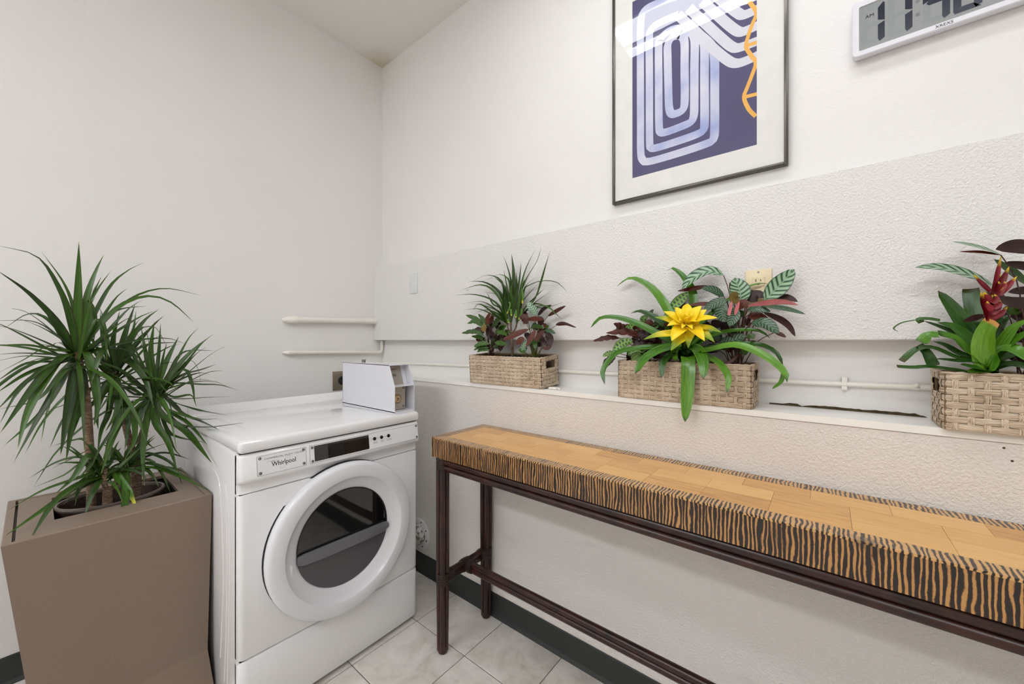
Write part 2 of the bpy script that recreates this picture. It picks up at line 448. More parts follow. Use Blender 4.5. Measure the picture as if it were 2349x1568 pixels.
# ------------------------------------------------------------------ room shell
XU, XS, XL, YW, ZC = 1.471, 1.407, 1.32, 2.311, 3.07
X0, Y0 = -2.75, -2.3
grout_z = -.003
fl = struct(box('floor', X0 - .1, XU + .1, Y0 - .1, YW + .1, -.1, grout_z, 'grout'))
tm = MB(); tm.rbox(-.1505, .1505, -.1505, .1505, -.012, 0, .0015, 1)
tile0 = None
k = 0
for i in range(-13, 2):
    for j in range(-13, 4):
        cx, cy = 1.077 + .3045 * (i + .5), 1.42 + .304 * (j + .5)
        if cx - .15 > XL or cy - .15 > YW or cx + .15 < X0 or cy + .15 < Y0: continue
        if tile0 is None:
            t = tm.out('floor_tile', 'floor_tile', fl); tile0 = t
        else:
            t = tile0.copy(); col.objects.link(t)
        t.location = (cx, cy, 0)
struct(box('ceiling', X0 - .1, XU + .1, Y0 - .1, YW + .1, ZC, ZC + .1, 'ceiling_paint'))
struct(box('wall_back', X0 - .1, XU + .1, YW, YW + .1, -.1, ZC, 'wall_paint'))
struct(box('wall_right', XU, XU + .1, Y0 - .1, YW, -.1, ZC, 'wall_paint'))
struct(box('wall_soffit', XS, XU - .0005, Y0, YW, EYE, 1.722, 'wall_coarse', None, .003, 1))
struct(box('wall_lower', XL, XU - .0005, Y0, YW, -.1, 1.03, 'wall_low', None, .004, 1))
struct(box('wall_left', X0 - .1, X0, Y0 - .1, YW, -.1, ZC, 'wall_far'))
struct(box('wall_front', X0, XU, Y0 - .1, Y0, -.1, ZC, 'wall_far'))
def baseboard(name, pts_n, a, b, axis):
    prof = [(0, 0), (-.012, 0), (-.009, .006), (-.0045, .014), (-.004, .1), (-.002, .104), (0, .104)]
    m = MB()
    if axis == 'y': m.prism([(pts_n + p, z) for p, z in prof], 'y', a, b)
    else: m.prism([(pts_n + p, z) for p, z in prof], 'x', a, b)
    return struct(m.out(name, 'baseboard_rubber'))
baseboard('baseboard_right', XL, Y0, YW, 'y')
baseboard('baseboard_back', YW, X0, XL, 'x')
# ledge board with a broken back edge
R2 = random.Random(3)
front = [(XL - .003, Y0), (XL - .003, YW - .002)]
back = [(XU - .001, YW - .002), (XU - .001, .155)]
yy = .15
while yy > -.2:
    back.append((1.4565 + R2.uniform(-.002, .0025) - (.004 if .06 < yy < .075 else 0), yy)); yy -= R2.uniform(.008, .02)
back += [(1.458, -.2), (XU - .001, -.207), (XU - .001, Y0)]
m = MB(); m.prism(front + back, 'z', 1.03, 1.048)
led = struct(m.out('trim_1', 'ledge_paint'))
m = MB(); m.box(1.45, XU - .001, -.21, .16, 1.0305, 1.034); cr = m.out('crack', 'crack_dark', led)
pts = [(.142, 1.0482)]; yy = .14
while yy > -.2:
    pts.append((yy, 1.0482 + (.0075 if -.185 < yy < .1 else .004) + R2.uniform(-.0016, .0012) - (.005 if .048 < yy < .066 else 0))); yy -= R2.uniform(.006, .015)
pts.append((-.205, 1.0482))
m = MB(); m.prism(pts, 'x', XU - .0012, XU + .0008); m.out('crack', 'crack_dark', led)
cr['label'] = 'dark gap along the broken back edge of the white ledge'

# dents, blisters and nail holes in the plaster
SOF, LOW = bpy.data.objects['wall_soffit'], bpy.data.objects['wall_lower']
for px, py, a, b, r_ in ((1962, 687, .006, .004, .3), (1961, 712, .007, .003, 0), (1983, 752, .007, .0025, .9), (2094, 676, .012, .0035, .4), (2152, 658, .006, .004, .8), (1290, 530, .004, .002, 0)):
    c = onx(px, py, XS); m = MB(); rg = []
    for rr, d in ((1, -.0002), (.8, .0016), (.45, .0024), (0, .0022)):
        rg += [(XS - d, c.y + math.cos(q * .7854 + r_) * a * rr * (.8 + .4 * math.sin(q * 2.3)), c.z + math.sin(q * .7854 + r_) * b * rr) for q in range(8)]
    m.add(rg, [(k * 8 + q, k * 8 + (q + 1) % 8, (k + 1) * 8 + (q + 1) % 8, (k + 1) * 8 + q) for k in range(3) for q in range(8)])
    sm(m.out('plaster_blister', 'wall_paint', SOF), 80)
for px, py, r_ in ((1678, 1033, .006), (1700, 1041, .008), (1590, 1028, .005)):
    c = onx(px, py, XL); m = MB()
    rg = [(XL - .0012 * (1 if kk == 1 else 0) + .0003, c.y + math.cos(q * .5) * r_ * rr * (1 + .15 * math.sin(q * 1.7)), c.z + math.sin(q * .5) * r_ * rr) for kk, rr in enumerate((1.25, 1.0, .75)) for q in range(10)]
    m.add(rg, [(k * 10 + q, k * 10 + q + 1, (k + 1) * 10 + q + 1, (k + 1) * 10 + q) for k in range(2) for q in range(9)])
    sm(m.out('plaster_blister', 'wall_low', LOW), 80)
for px, py in ((2303, 1027), (2322, 1057)):
    c = onx(px, py, XL); m = MB(); m.lathe([(.0026, XL + .0002), (.0022, XL - .0004), (0, XL - .0003)], (0, c.y, c.z), 'x', 8); m.out('nail_hole', 'crack_dark', LOW)

# ------------------------------------------------------------------ ceiling lights
def fixture(y0, y1, label, dx=0, lens='tube_lens'):
    t = thing('ceiling_light', (.70, (y0 + y1) / 2, ZC), label, 'light', 'fluorescent ceiling lights')
    box('housing', .555, .845, y0, y1, 3.012, ZC, 'fixture_white', t, .006)
    box('lens', .682, .832, y0 + .012, y1 - .012, 3.0, 3.0125, lens, t)
    box('lens', .569, .627, y0 + .012, y1 - .012, 3.0, 3.0125, lens, t)
    box('end_cap', .558, .842, y1 - .012, y1, 2.998, 3.02, 'fixture_white', t, .002)
    box('end_cap', .558, .842, y0, y0 + .012, 2.998, 3.02, 'fixture_white', t, .002)
    t.location.x += dx
    return t
fixture(-.27, .955, 'long twin strip ceiling light that the picture glass mirrors')
fixture(.35, 1.95, 'added unseen twin strip fill light near the back wall, over the open side of the room', -2.75, 'fill_lens_back')  # added out of view to brighten the back wall
fixture(-1.45, -.13, 'added unseen twin strip fill light over the open side of the room, far from the corner', -1.45, 'fill_lens_bright')  # invented fixture out of view, evens out the room's brightness

# ------------------------------------------------------------------ pipes
t = thing('wall_pipe', (1.14, 2.29, 1.365), 'thick white painted pipe on back wall running under the soffit', 'pipe')
a, b = ony(668, 733, 2.285), ony(858, 736.5, 2.285)
m = MB(); m.tube([a, a.lerp(b, .3), a.lerp(b, .6), b], .0165, 14); sm(m.out('pipe_run', 'pipe_paint', t))
m = MB(); m.tube([a + Vector((-.03, .03, 0)), a + Vector((-.015, .01, 0)), a + Vector((.005, 0, 0)), a + Vector((.03, 0, .0))], [.010, .018, .021, .021], 14); sm(m.out('coupling', 'pipe_paint', t))
m = MB(); m.tube([b + Vector((-.07, 0, 0)), b + Vector((-.01, 0, 0)), b + Vector((.012, 0, 0))], .019, 14); sm(m.out('coupling', 'pipe_paint', t))
t = thing('wall_pipe', (1.15, 2.29, 1.18), 'thin white painted pipe bending up in the niche corner', 'pipe')
a, b = ony(662, 808.5, 2.292), ony(868, 807.5, 2.292)
m = MB(); bend = [b + Vector((.0, 0, 0)), b + Vector((.013, -.001, .002)), b + Vector((.022, -.002, .012)), b + Vector((.024, -.002, .03)), b + Vector((.024, -.002, .075))]
m.tube([a, a.lerp(b, .5)] + bend, .0105, 12); sm(m.out('pipe_run', 'pipe_paint', t))
m = MB(); m.tube([a + Vector((-.022, .018, 0)), a, a + Vector((.035, 0, 0))], [.006, .0125, .0125], 12); sm(m.out('coupling', 'pipe_paint', t))
t = thing('conduit', (1.455, .6, 1.1), 'white painted conduit running along the niche behind the baskets', 'pipe')
cp = [onx(884, 831, 1.463), onx(1085, 839, 1.463), onx(1352, 854, 1.463), onx(1746, 872, 1.463), onx(1937, 880.5, 1.463), onx(2127, 888.5, 1.463)]
zc = sum(p.z for p in cp) / len(cp)
cpts = crom(cp + [cp[-1] + (cp[-1] - cp[-2]) * 3], 24)
m = MB(); m.tube([cp[0] + Vector((.006, .03, -.012)), cp[0] + Vector((0, .012, -.003))] + cpts, .0075, 12); sm(m.out('pipe_run', 'pipe_paint', t))
s_ = onx(1937, 880.5, 1.463)
m = MB(); m.box(1.4565, XU - .0005, s_.y - .006, s_.y + .006, s_.z - .016, s_.z + .021)
m.tube([s_ + Vector((0, -.006, 0)), s_ + Vector((0, .006, 0))], .0086, 12); m.box(XU - .004, XU - .0005, s_.y - .006, s_.y + .006, s_.z, s_.z + .02)
m.v = [Vector((max(v_.x, 1.4485), v_.y, v_.z)) for v_ in m.v]
m.out('pipe_strap', 'pipe_paint', t)
s_ = onx(2100, 886.5, 1.463)
m = MB(); m.tube([s_ + Vector((0, -.006, 0)), s_ + Vector((0, .006, 0))], .0095, 12); m.lathe([(0.0, 1.445), (.004, 1.446), (.005, 1.45)], (0, s_.y, s_.z + .004), 'x', 10)
m.out('set_screw_collar', 'pipe_paint', t)

# ------------------------------------------------------------------ vent duct stub beside the dryer
t = thing('vent_duct', (XL, 1.69, .2), 'galvanised dryer vent stub with screwed flange on lower wall', 'vent')
m = MB(); m.lathe([(.05, XL - .0005), (.082, XL - .0005), (.083, XL - .003), (.078, XL - .006), (.052, XL - .006)], (0, 1.715, .205), 'x', 36); sm(m.out('flange', 'fixture_white', t))
m = MB(); m.lathe([(.052, XL - .004), (.054, XL - .03), (.05, XL - .035), (.05, XL - .075), (.0, XL - .075)], (0, 1.715, .205), 'x', 32); sm(m.out('duct', 'galvanised', t))
for q in range(8):
    a = q * math.pi / 4 + .3
    m = MB(); m.lathe([(.004, XL - .006), (.0035, XL - .0085), (.0, XL - .009)], (0, 1.715 + .068 * math.cos(a), .205 + .068 * math.sin(a)), 'x', 8); m.out('screw', 'socket_black', t)

# ------------------------------------------------------------------ outlets and plates
def disc_x(m, x, y, z, r, d=.002, n=12, mi=0):
    m.lathe([(r, x), (r, x - d * .6), (r * .7, x - d), (0, x - d)], (0, y, z), 'x', n, mi)
t = thing('power_outlet', (XS, .163, 1.41), 'ivory wall outlet behind the striped leaves on the soffit', 'outlet')
pz, pyc = 1.409, .1625
sm(box('cover_plate', XS - .006, XS - .0005, pyc - .035, pyc + .035, pz - .058, pz + .058, 'ivory', t, .0025))
rc = box('receptacle', XS - .0085, XS - .004, pyc - .0165, pyc + .0165, pz - .034, pz + .034, 'ivory', t, .001, 1)
for sgn in (1, -1):
    for dy, hh in ((.0062, .0042), (-.0062, .0034)):
        box('slot', XS - .0088, XS - .008, pyc + dy - .001, pyc + dy + .001, pz + sgn * .021 + .003 - hh, pz + sgn * .021 + .003 + hh, 'socket_black', rc)
    m = MB(); disc_x(m, XS - .008, pyc, pz + sgn * .021 - .008, .0027, .001); m.out('ground_hole', 'socket_black', rc)
for dz in (.0045, -.0045): box('button', XS - .0098, XS - .008, pyc - .007, pyc + .007, pz + dz - .003, pz + dz + .003, 'ivory', rc, .0006, 1)
for dz in (.05, -.05):
    m = MB(); disc_x(m, XS - .0055, pyc, pz + dz, .003, .0015); m.out('screw', 'screw_steel', t)
t = thing('blank_plate', (XS, 1.882, 1.583), 'pale grey blank wall plate on the soffit', 'wall plate')
box('cover_plate', XS - .006, XS - .0005, 1.846, 1.918, 1.524, 1.643, 'plate_grey', t, .002)
for dz in (1.555, 1.613):
    m = MB(); disc_x(m, XS - .0055, 1.882, dz, .0028, .0015); m.out('screw', 'plate_grey', t)
t = thing('appliance_outlet', (1.19, YW, 1.0), 'brushed steel outlet plate with round black socket behind the coin box', 'outlet')
box('cover_plate', 1.134, 1.25, YW - .006, YW - .0005, .946, 1.061, 'steel_plate', t, .002)
m = MB(); m.lathe([(.027, YW - .005), (.027, YW - .009), (.023, YW - .0095), (.022, YW - .007), (0, YW - .007)], (1.192, 0, 1.0035), 'y', 28); sm(m.out('socket', 'socket_black', t))
for dx, dz in ((-.023, .035), (-.023, -.035), (.023, .035), (.023, -.035)):
    m = MB(); m.lathe([(.003, YW - .0055), (.0025, YW - .008), (0, YW - .008)], (1.192 + dx, 0, 1.0035 + dz), 'y', 8); m.out('screw', 'screw_steel', t)
# small hook on the soffit, lump on the ledge
hk = onx(1073, 661, XS - .004)
t = thing('wall_hook', (XS, hk.y, hk.z), 'tiny white painted adhesive hook on the soffit', 'hook')
m = MB(); m.rbox(XS - .004, XS - .0005, hk.y - .008, hk.y + .008, hk.z - .012, hk.z + .014, .0015, 1); sm(m.out('base', 'pipe_paint', t))
m = MB(); m.tube([(XS - .003, hk.y, hk.z), (XS - .010, hk.y, hk.z - .006), (XS - .012, hk.y, hk.z - .01), (XS - .016, hk.y, hk.z - .006)], .003, 8); sm(m.out('prong', 'pipe_paint', t))
lp = onz(1297, 884, 1.048)
m = MB(); m.rbox(1.338, 1.37, .855, .893, 1.0485, 1.057, .003, 2); m.rbox(1.35, 1.362, .845, .856, 1.0485, 1.054, .002, 1)
tag(sm(m.out('plaster_lump', 'ledge_paint')), 'small white painted plaster lump on the ledge beside a basket', 'plaster lump')

# ------------------------------------------------------------------ dryer
DX0, DX1, DF, DB, DT = .405, 1.095, 1.437, 2.10, .93
DR = thing('clothes_dryer', (.75, 1.77, 0), 'white front-loading coin operated commercial clothes dryer with round door', 'dryer')
bo = box('body', DX0, DX1, DF + .012, DB, .018, .888, 'enamel_white', DR, .006)
def side_profile(x0, x1, z0, z1, yf, r, bow=.006):
    """front panel seen from above: rounded vertical edges and a slight bow"""
    pts = []
    for q in range(6):
        a = math.pi / 2 * q / 5; pts.append((x0 + r - r * math.cos(a), yf + r - r * math.sin(a)))
    for q in range(1, 8):
        s_ = q / 8; x = x0 + r + (x1 - x0 - 2 * r) * s_; pts.append((x, yf - bow * math.sin(math.pi * s_)))
    for q in range(6):
        a = math.pi / 2 * q / 5; pts.append((x1 - r + r * math.sin(a), yf + r - r * math.cos(a)))
    return pts
def rounded_front(name, z0, z1, yf, r, back, mat, parent, edge=.006, x0=DX0, x1=DX1):
    m = MB(); n_ = None; rings = []
    for dz, ins in ((0, edge), (edge * .3, edge * .3), (edge, 0), (z1 - z0 - edge, 0), (z1 - z0 - edge * .3, edge * .3), (z1 - z0, edge)):
        pr = side_profile(x0 + ins, x1 - ins, 0, 0, yf + ins, r)
        rings.append([(x, y, z0 + dz) for x, y in pr] + [(x1 - ins, back, z0 + dz), (x0 + ins, back, z0 + dz)])
    n_ = len(rings[0]); vs = [p for rr in rings for p in rr]; fs = []
    for k in range(len(rings) - 1):
        for q in range(n_): fs.append((k * n_ + q, k * n_ + (q + 1) % n_, (k + 1) * n_ + (q + 1) % n_, (k + 1) * n_ + q))
    fs.append(tuple(range(n_))); fs.append(tuple((len(rings) - 1) * n_ + q for q in range(n_)))
    m.add(vs, fs); return sm(m.out(name, mat, parent), 40)
fp = rounded_front('front_panel', .229, .757, DF, .02, DF + .03, 'enamel_white', DR)
rounded_front('kick_panel', .016, .2265, DF - .002, .024, DF + .03, 'enamel_white', DR, .008)
# control fascia: a rolled lip over a recess
m = MB()
prof = [(DF + .03, .8855), (DF + .004, .8855), (DF - .004, .883), (DF - .009, .876), (DF - .017, .815), (DF - .0175, .806), (DF - .014, .799), (DF - .006, .7955), (DF + .004, .793), (DF + .008, .786), (DF + .006, .764), (DF + .004, .7595), (DF + .03, .7595)]
n_ = len(prof); rings = []
for x, sh in ((DX0 + .0, .012), (DX0 + .004, .005), (DX0 + .012, .0), (DX1 - .012, .0), (DX1 - .004, .005), (DX1, .012)):
    rings.append([(x, min(DF + .03, y + sh), z) for y, z in prof])
vs = [p for r_ in rings for p in r_]; fs = []
for k in range(len(rings) - 1):
    for q in range(n_): fs.append((k * n_ + q, k * n_ + (q + 1) % n_, (k + 1) * n_ + (q + 1) % n_, (k + 1) * n_ + q))
fs += [tuple(range(n_)), tuple(5 * n_ + q for q in range(n_))]
m.add(vs, fs); fa = sm(m.out('control_fascia', 'enamel_white', DR), 40)
# lid with raised back lip
m = MB(); bm = bmesh.new()
m.rbox(DX0 - .002, DX1 + .002, DF - .012, DB, .8895, DT, .014, 4)
m.prism([(DB - .075, DT - .004), (DB - .045, DT + .002), (DB - .028, DT + .014), (DB - .02, DT + .03), (DB - .012, DT + .036), (DB - .003, DT + .034), (DB, DT + .028), (DB, DT - .004)], 'x', DX0 + .004, DX1 - .004)
sm(m.out('lid', 'enamel_white', DR), 40)
# fascia frame: direction along the sloping face
fd = Vector((0, DF - .017 - (DF - .009), .815 - .876)).normalized(); fup = -fd; fn = Vector((0, -fup.z, fup.y)).normalized()
if fn.y > 0: fn = -fn
fc0 = Vector((0, DF - .013, .8455))
def FP(x, h, d=0): return Vector((x, 0, 0)) + fc0 + fup * h + fn * d
def plate(name, x0, x1, h0, h1, d, mat, parent, r=.004, base=-.0015):
    m = MB(); pts = []
    for cx, cy, a0 in ((x1 - r, h1 - r, 0), (x0 + r, h1 - r, 90), (x0 + r, h0 + r, 180), (x1 - r, h0 + r, 270)):
        for q in range(4):
            a = math.radians(a0 + 30 * q); pts.append((cx + r * math.cos(a), cy + r * math.sin(a)))
    k = len(pts)
    m.add([FP(x, h, base) for x, h in pts] + [FP(x, h, d) for x, h in pts], [tuple(range(k, 2 * k))] + [(q, (q + 1) % k, (q + 1) % k + k, q + k) for q in range(k)])
    return m.out(name, mat, parent)
def fascia_x(px, py):   # photo pixel on the fascia -> x
    return ony(px, py, DF - .013).x
def fascia_h(px, py): return (ony(px, py, DF - .013).z - .8455)
xa, xb = fascia_x(590, 1050), fascia_x(702, 1030)
plate('label_edge', xa - .0012, xb + .0012, -.034, .029, .0004, 'print_grey', fa)
np_ = plate('name_plate', xa, xb, -.033, .028, .0009, 'label_white', fa)
xc_ = (xa + xb) / 2
text('maker_lettering', 'Whirlpool', .021, 'print_black', fa, FP(xc_ + .004, -.012, .001), (1, 0, 0), fup, .0001, 'CENTER', .86, 0, .0002)
text('duty_lettering', 'COMMERCIAL DUTY', .0075, 'print_black', fa, FP(xc_ - .012, .0135, .001), (1, 0, 0), fup, .0001, 'CENTER', 1.25)
text('duty_lettering', 'DRYER', .0075, 'print_grey', fa, FP(xc_ + .053, .0135, .001), (1, 0, 0), fup, .0001, 'CENTER', 1.25)
def ribbon_f(pts, wid, name, mat, d=.0011):
    m = MB(); k = len(pts); vs = []
    for q, (x, h) in enumerate(pts):
        p0, p1 = pts[max(q - 1, 0)], pts[min(q + 1, k - 1)]
        tx, th = p1[0] - p0[0], p1[1] - p0[1]; l = math.hypot(tx, th) or 1
        vs += [FP(x - th / l * wid, h + tx / l * wid, d), FP(x + th / l * wid, h - tx / l * wid, d)]
    m.add(vs, [(2 * q, 2 * q + 1, 2 * q + 3, 2 * q + 2) for q in range(k - 1)]); return m.out(name, mat, fa)
el = []
for q in range(40):
    a = 2 * math.pi * q / 39; u, v_ = .024 * math.cos(a), .0075 * math.sin(a)
    el.append((xc_ + .008 + u * .62 - v_ * .78, -.006 + u * .78 + v_ * .62))
ribbon_f(el, .0004, 'swirl_mark', 'print_rose')
el = [(xc_ - .03 + .018 * math.cos(a_), .0035 + .0035 * math.sin(a_)) for a_ in [math.pi * (1 - q / 14) for q in range(15)]]
ribbon_f(el, .0003, 'arc_mark', 'print_grey')
text('small_mark', 'e|iQ', .0055, 'print_grey', fa, FP(xc_ - .03, .0025, .001), (1, 0, 0), fup, .0001, 'CENTER', 1.3, .3)
xd0, xd1 = fascia_x(711, 1040), fascia_x(958, 990)
plate('label_edge', xd0 - .0012, xd1 + .0012, -.034, .0295, .0004, 'print_grey', fa)
plate('control_plate', xd0, xd1, -.033, .0285, .0009, 'label_white', fa)
xs0, xs1 = fascia_x(721, 1040), fascia_x(846, 1012)
scr = plate('display_window', xs0, xs1, -.029, .0255, .0016, 'screen_black', fa, .0015)
plate('display_blank', xs0 + .001, xs0 + (xs1 - xs0) * .23, -.028, .0235, .0019, 'screen_grey', scr, .001)
plate('display_module', xs0 + (xs1 - xs0) * .27, xs0 + (xs1 - xs0) * .52, -.024, .019, .0018, 'button_black', scr, .002)
def fscrew(x, h):
    m = MB(); m2 = []
    c = FP(x, h); k = 10
    for rr, d in ((.0052, .0008), (.0048, .0022), (.0026, .003), (.0018, .0016)):
        m2.append([c + (Vector((1, 0, 0)) * math.cos(2 * math.pi * q / k) + fup * math.sin(2 * math.pi * q / k)) * rr + fn * d for q in range(k)])
    m.add([p for r_ in m2 for p in r_], [(a * k + q, a * k + (q + 1) % k, (a + 1) * k + (q + 1) % k, (a + 1) * k + q) for a in range(3) for q in range(k)] + [tuple(3 * k + q for q in range(k))])
    sm(m.out('screw', 'screw_steel', fa))
for x, h in ((xa + .008, -.026), (xa + .008, .021), (xb - .008, -.026), (xb - .008, .021), (xd0 + .008, -.026), (xd0 + .008, .021), (xd1 - .008, -.026), (xd1 - .008, .022)): fscrew(x, h)
bx_ = [fascia_x(px, py) for px, py in ((859, 1009), (875, 1006), (891, 1002))]
ribbon_f([(bx_[0] - .013, .0055), (bx_[2] + .01, .0055)], .0004, 'button_line', 'print_black')
for x in bx_:
    c = FP(x, .0055); m = MB(); k = 14; rg = []
    for rr, d in ((.0072, .0009), (.0068, .003), (.005, .0042), (.0, .0042)):
        rg.append([c + (Vector((1, 0, 0)) * math.cos(2 * math.pi * q / k) + fup * math.sin(2 * math.pi * q / k)) * rr + fn * d for q in range(k)])
    m.add([p for r_ in rg for p in r_], [(a * k + q, a * k + (q + 1) % k, (a + 1) * k + (q + 1) % k, (a + 1) * k + q) for a in range(3) for q in range(k)])
    sm(m.out('button', 'button_black', fa))
for x, s_ in zip(bx_, ('COTTON\nNORMAL', 'PERM\nPRESS', 'DELICATE\nLOW TEMP')):
    text('button_caption', s_, .0042, 'print_grey', fa, FP(x + .003, -.0095, .001), (1, 0, 0), fup, .0001, 'CENTER', 1.1)
pl = [(bx_[0] - .024, .008), (bx_[0] - .02, .011), (bx_[0] - .016, .011), (bx_[0] - .012, .008), (bx_[0] - .015, .006), (bx_[0] - .015, -.001), (bx_[0] - .021, -.001), (bx_[0] - .021, .006), (bx_[0] - .024, .008)]
ribbon_f(pl, .0003, 'shirt_mark', 'print_grey')
# dark joints between the panels
for nm, z in (('joint', .2278), ('joint', .758), ('joint', .8875)):
    m = MB(); m.box(DX0 + .006, DX1 - .006, DF + .008, DF + .03, z - .002, z + .002); m.out(nm, 'seam_dark', DR)
# side embossing on the left flank
def side_line(pts, w_, name='side_rib'):
    m = MB(); m.tube([(DX0 - .0003, y, z) for y, z in crom([Vector((0, a, b)) for a, b in pts], 20) and [(p.y, p.z) for p in crom([Vector((0, a, b)) for a, b in pts], 20)]], w_, 6)
    sm(m.out(name, 'enamel_white', DR))
side_line([(1.62, .16), (1.60, .3), (1.585, .45), (1.60, .62), (1.63, .76), (1.70, .79)], .0016)
side_line([(1.545, .1), (1.53, .3), (1.52, .5), (1.535, .7), (1.56, .77)], .0014)
side_line([(1.575, .1), (1.555, .3), (1.545, .5), (1.555, .7), (1.56, .77)], .0014)
side_line([(1.70, .79), (1.85, .80), (1.98, .82)], .0014)
# feet
for x in (DX0 + .06, DX1 - .06):
    for y in (DF + .07, DB - .07):
        m = MB(); m.lathe([(0, .0005), (.02, .0005), (.02, .008), (.01, .01), (.01, .02)], (x, y, 0), 'z', 14); m.out('foot', 'button_black', DR)
# door
DCX, DCZ, DRR = .749, .508, .2795
dr = None
m = MB(); N = 72
m.lathe([(.270, DF - .001), (.2745, DF - .005), (.278, DF - .014), (DRR, DF - .028), (DRR - .002, DF - .038), (.273, DF - .044), (.264, DF - .047), (.245, DF - .0485), (.227, DF - .0485), (.2245, DF - .0475), (.2232, DF - .045), (.205, DF - .032), (.188, DF - .022), (.1785, DF - .0165), (.177, DF - .0135), (.177, DF - .004)], (DCX, 0, DCZ), 'y', N)
dr = sm(m.out('door', 'plastic_white', DR), 50)
m = MB(); m.lathe([(.2790, DF - .0012), (.2780, DF - .003), (.266, DF - .0035)], (DCX, 0, DCZ), 'y', N); 
m.out('door_gap_shade', 'seam_dark', dr)  # dark ring colours in the shadow between door and front panel
m = MB(); m.lathe([(.178, DF - .012), (.1, DF - .0125), (.0, DF - .013)], (DCX, 0, DCZ), 'y', N); m.out('glass', 'door_glass', dr)
# lower insert: a half-disc plate with a ridge along its top
zb = .497
def half_disc(r, z_top, y):
    a0 = math.asin((z_top - DCZ) / r); pts = []
    for q in range(41):
        a = a0 - (math.pi + 2 * a0) * q / 40
        pts.append((DCX + r * math.cos(a), DCZ + r * math.sin(a)))
    return pts
m = MB(); m.prism(half_disc(.1775, zb, 0), 'y', DF - .0185, DF - .012); sm(m.out('lower_insert', 'door_grey', dr))
m = MB()
ch = math.sqrt(.1765 ** 2 - (zb - .006 - DCZ) ** 2)
m.tube([(DCX - ch, DF - .016, zb - .012), (DCX - ch + .02, DF - .022, zb - .012), (DCX - ch * .5, DF - .0235, zb - .013), (DCX + ch * .5, DF - .0235, zb - .013), (DCX + ch - .02, DF - .022, zb - .012), (DCX + ch, DF - .016, zb - .012)], [.014, .019, .0205, .0205, .019, .014], 14)
m.v = [Vector((v_.x, max(DF - .0305, min(v_.y, DF - .012)), v_.z)) for v_ in m.v]
sm(m.out('ridge', 'door_bar', dr))
m = MB(); m.lathe([(.1775, DF - .012), (.1775, DF - .0165), (.174, DF - .017), (.174, DF - .012)], (DCX, 0, DCZ), 'y', N); m.out('gasket', 'button_black', dr)
# finger recess at the left of the ring
m = MB(); cx_ = DCX - .199
m.rbox(cx_ - .006, cx_ + .004, DF - .034, DF - .024, DCZ - .075, DCZ - .02, .003, 2); sm(m.out('finger_grip', 'plastic_white', dr))
# coin box bolted on the lid
cx0, cx1, cf, cb, cz0, czs, ctp, cbk = .988, 1.092, 1.457, 1.908, DT + .001, 1.0475, 1.499, 1.14
sh = .0022
m = MB()
side = [(cf, cz0), (cf, czs), (ctp, cbk), (cb, cbk - .001), (cb, cz0)]
m.prism(side, 'x', cx0, cx0 + sh); m.prism(side, 'x', cx1 - sh, cx1)
m.box(cx0, cx1, ctp, cb, cbk - .003, cbk); m.box(cx0, cx1, cb - sh, cb, cz0, cbk); m.box(cx0, cx1, cf, cb, cz0, cz0 + .006)
CB = m.out('coin_box', 'coin_enamel', DR); CB['label'] = 'pale enamelled coin meter box on the dryer lid'
box('shelf', cx0 + sh, cx1 - sh, cf + .001, 1.53, czs - .002, czs + .001, 'coin_enamel', CB)
m = MB(); m.prism([(1.512, czs + .001), (1.516, czs + .001), (1.545, cbk - .004), (1.541, cbk - .004)], 'x', cx0 + sh, cx1 - .018)
m.out('coin_face', 'coin_plate', CB)
m = MB(); m.prism([(1.51, czs + .001), (1.55, czs + .001), (1.55, cbk - .003), (1.54, cbk - .003)], 'x', cx1 - .02, cx1 - sh); m.out('inner_post', 'coin_enamel', CB)
cd = Vector((0, .029, .0895)).normalized()
text('coin_lettering', 'QUARTERS', .0065, 'print_black', CB, Vector((cx0 + .045, 1.5332, 1.1165)), (1, 0, 0), cd, .0002)
text('coin_lettering', 'COIN\nRETURN', .006, 'print_black', CB, Vector((cx0 + .043, 1.5255, 1.0925)), (1, 0, 0), cd, .0002)
m = MB(); m.box(cx0 + .018, cx0 + .0215, 1.534, 1.5365, 1.105, 1.13); m.out('coin_slot', 'socket_black', CB)
m = MB(); m.rbox(cx0 + sh, cx1 - .02, 1.498, 1.502, cz0 + .008, czs - .004, .001, 1); m.out('vault_plate', 'coin_plate', CB)
m = MB(); m.lathe([(.021, 1.499), (.021, 1.4945), (.0175, 1.494), (.0165, 1.497)], (cx0 + .04, 0, cz0 + .056), 'y', 28); sm(m.out('lock_ring', 'steel_plate', CB))
m = MB(); m.lathe([(.0165, 1.498), (.016, 1.493), (.012, 1.4915), (0, 1.4915)], (cx0 + .04, 0, cz0 + .056), 'y', 24); sm(m.out('vault_lock', 'lock_brass', CB))
text('lock_letter', 'D', .016, 'print_black', CB, Vector((cx0 + .042, 1.491, cz0 + .0505)), (1, 0, 0), (0, 0, 1), .0002, 'CENTER', 1, 0, .0004)
for zz in (cz0 + .02, czs - .014):
    m = MB(); m.lathe([(.0055, 1.498), (.0045, 1.4945), (0, 1.494)], (cx1 - .03, 0, zz), 'y', 10); sm(m.out('screw', 'screw_steel', CB))
m = MB(); m.lathe([(.009, cbk), (.009, cbk + .012), (.011, cbk + .012), (.0105, cbk + .015), (0, cbk + .015)], (1.03, 1.78, 0), 'z', 16); sm(m.out('top_lock', 'screw_steel', CB))
box('base_flange', cx0 - .002, cx1 + .001, cf - .003, cb + .002, DT + .0002, DT + .0035, 'coin_enamel', CB)

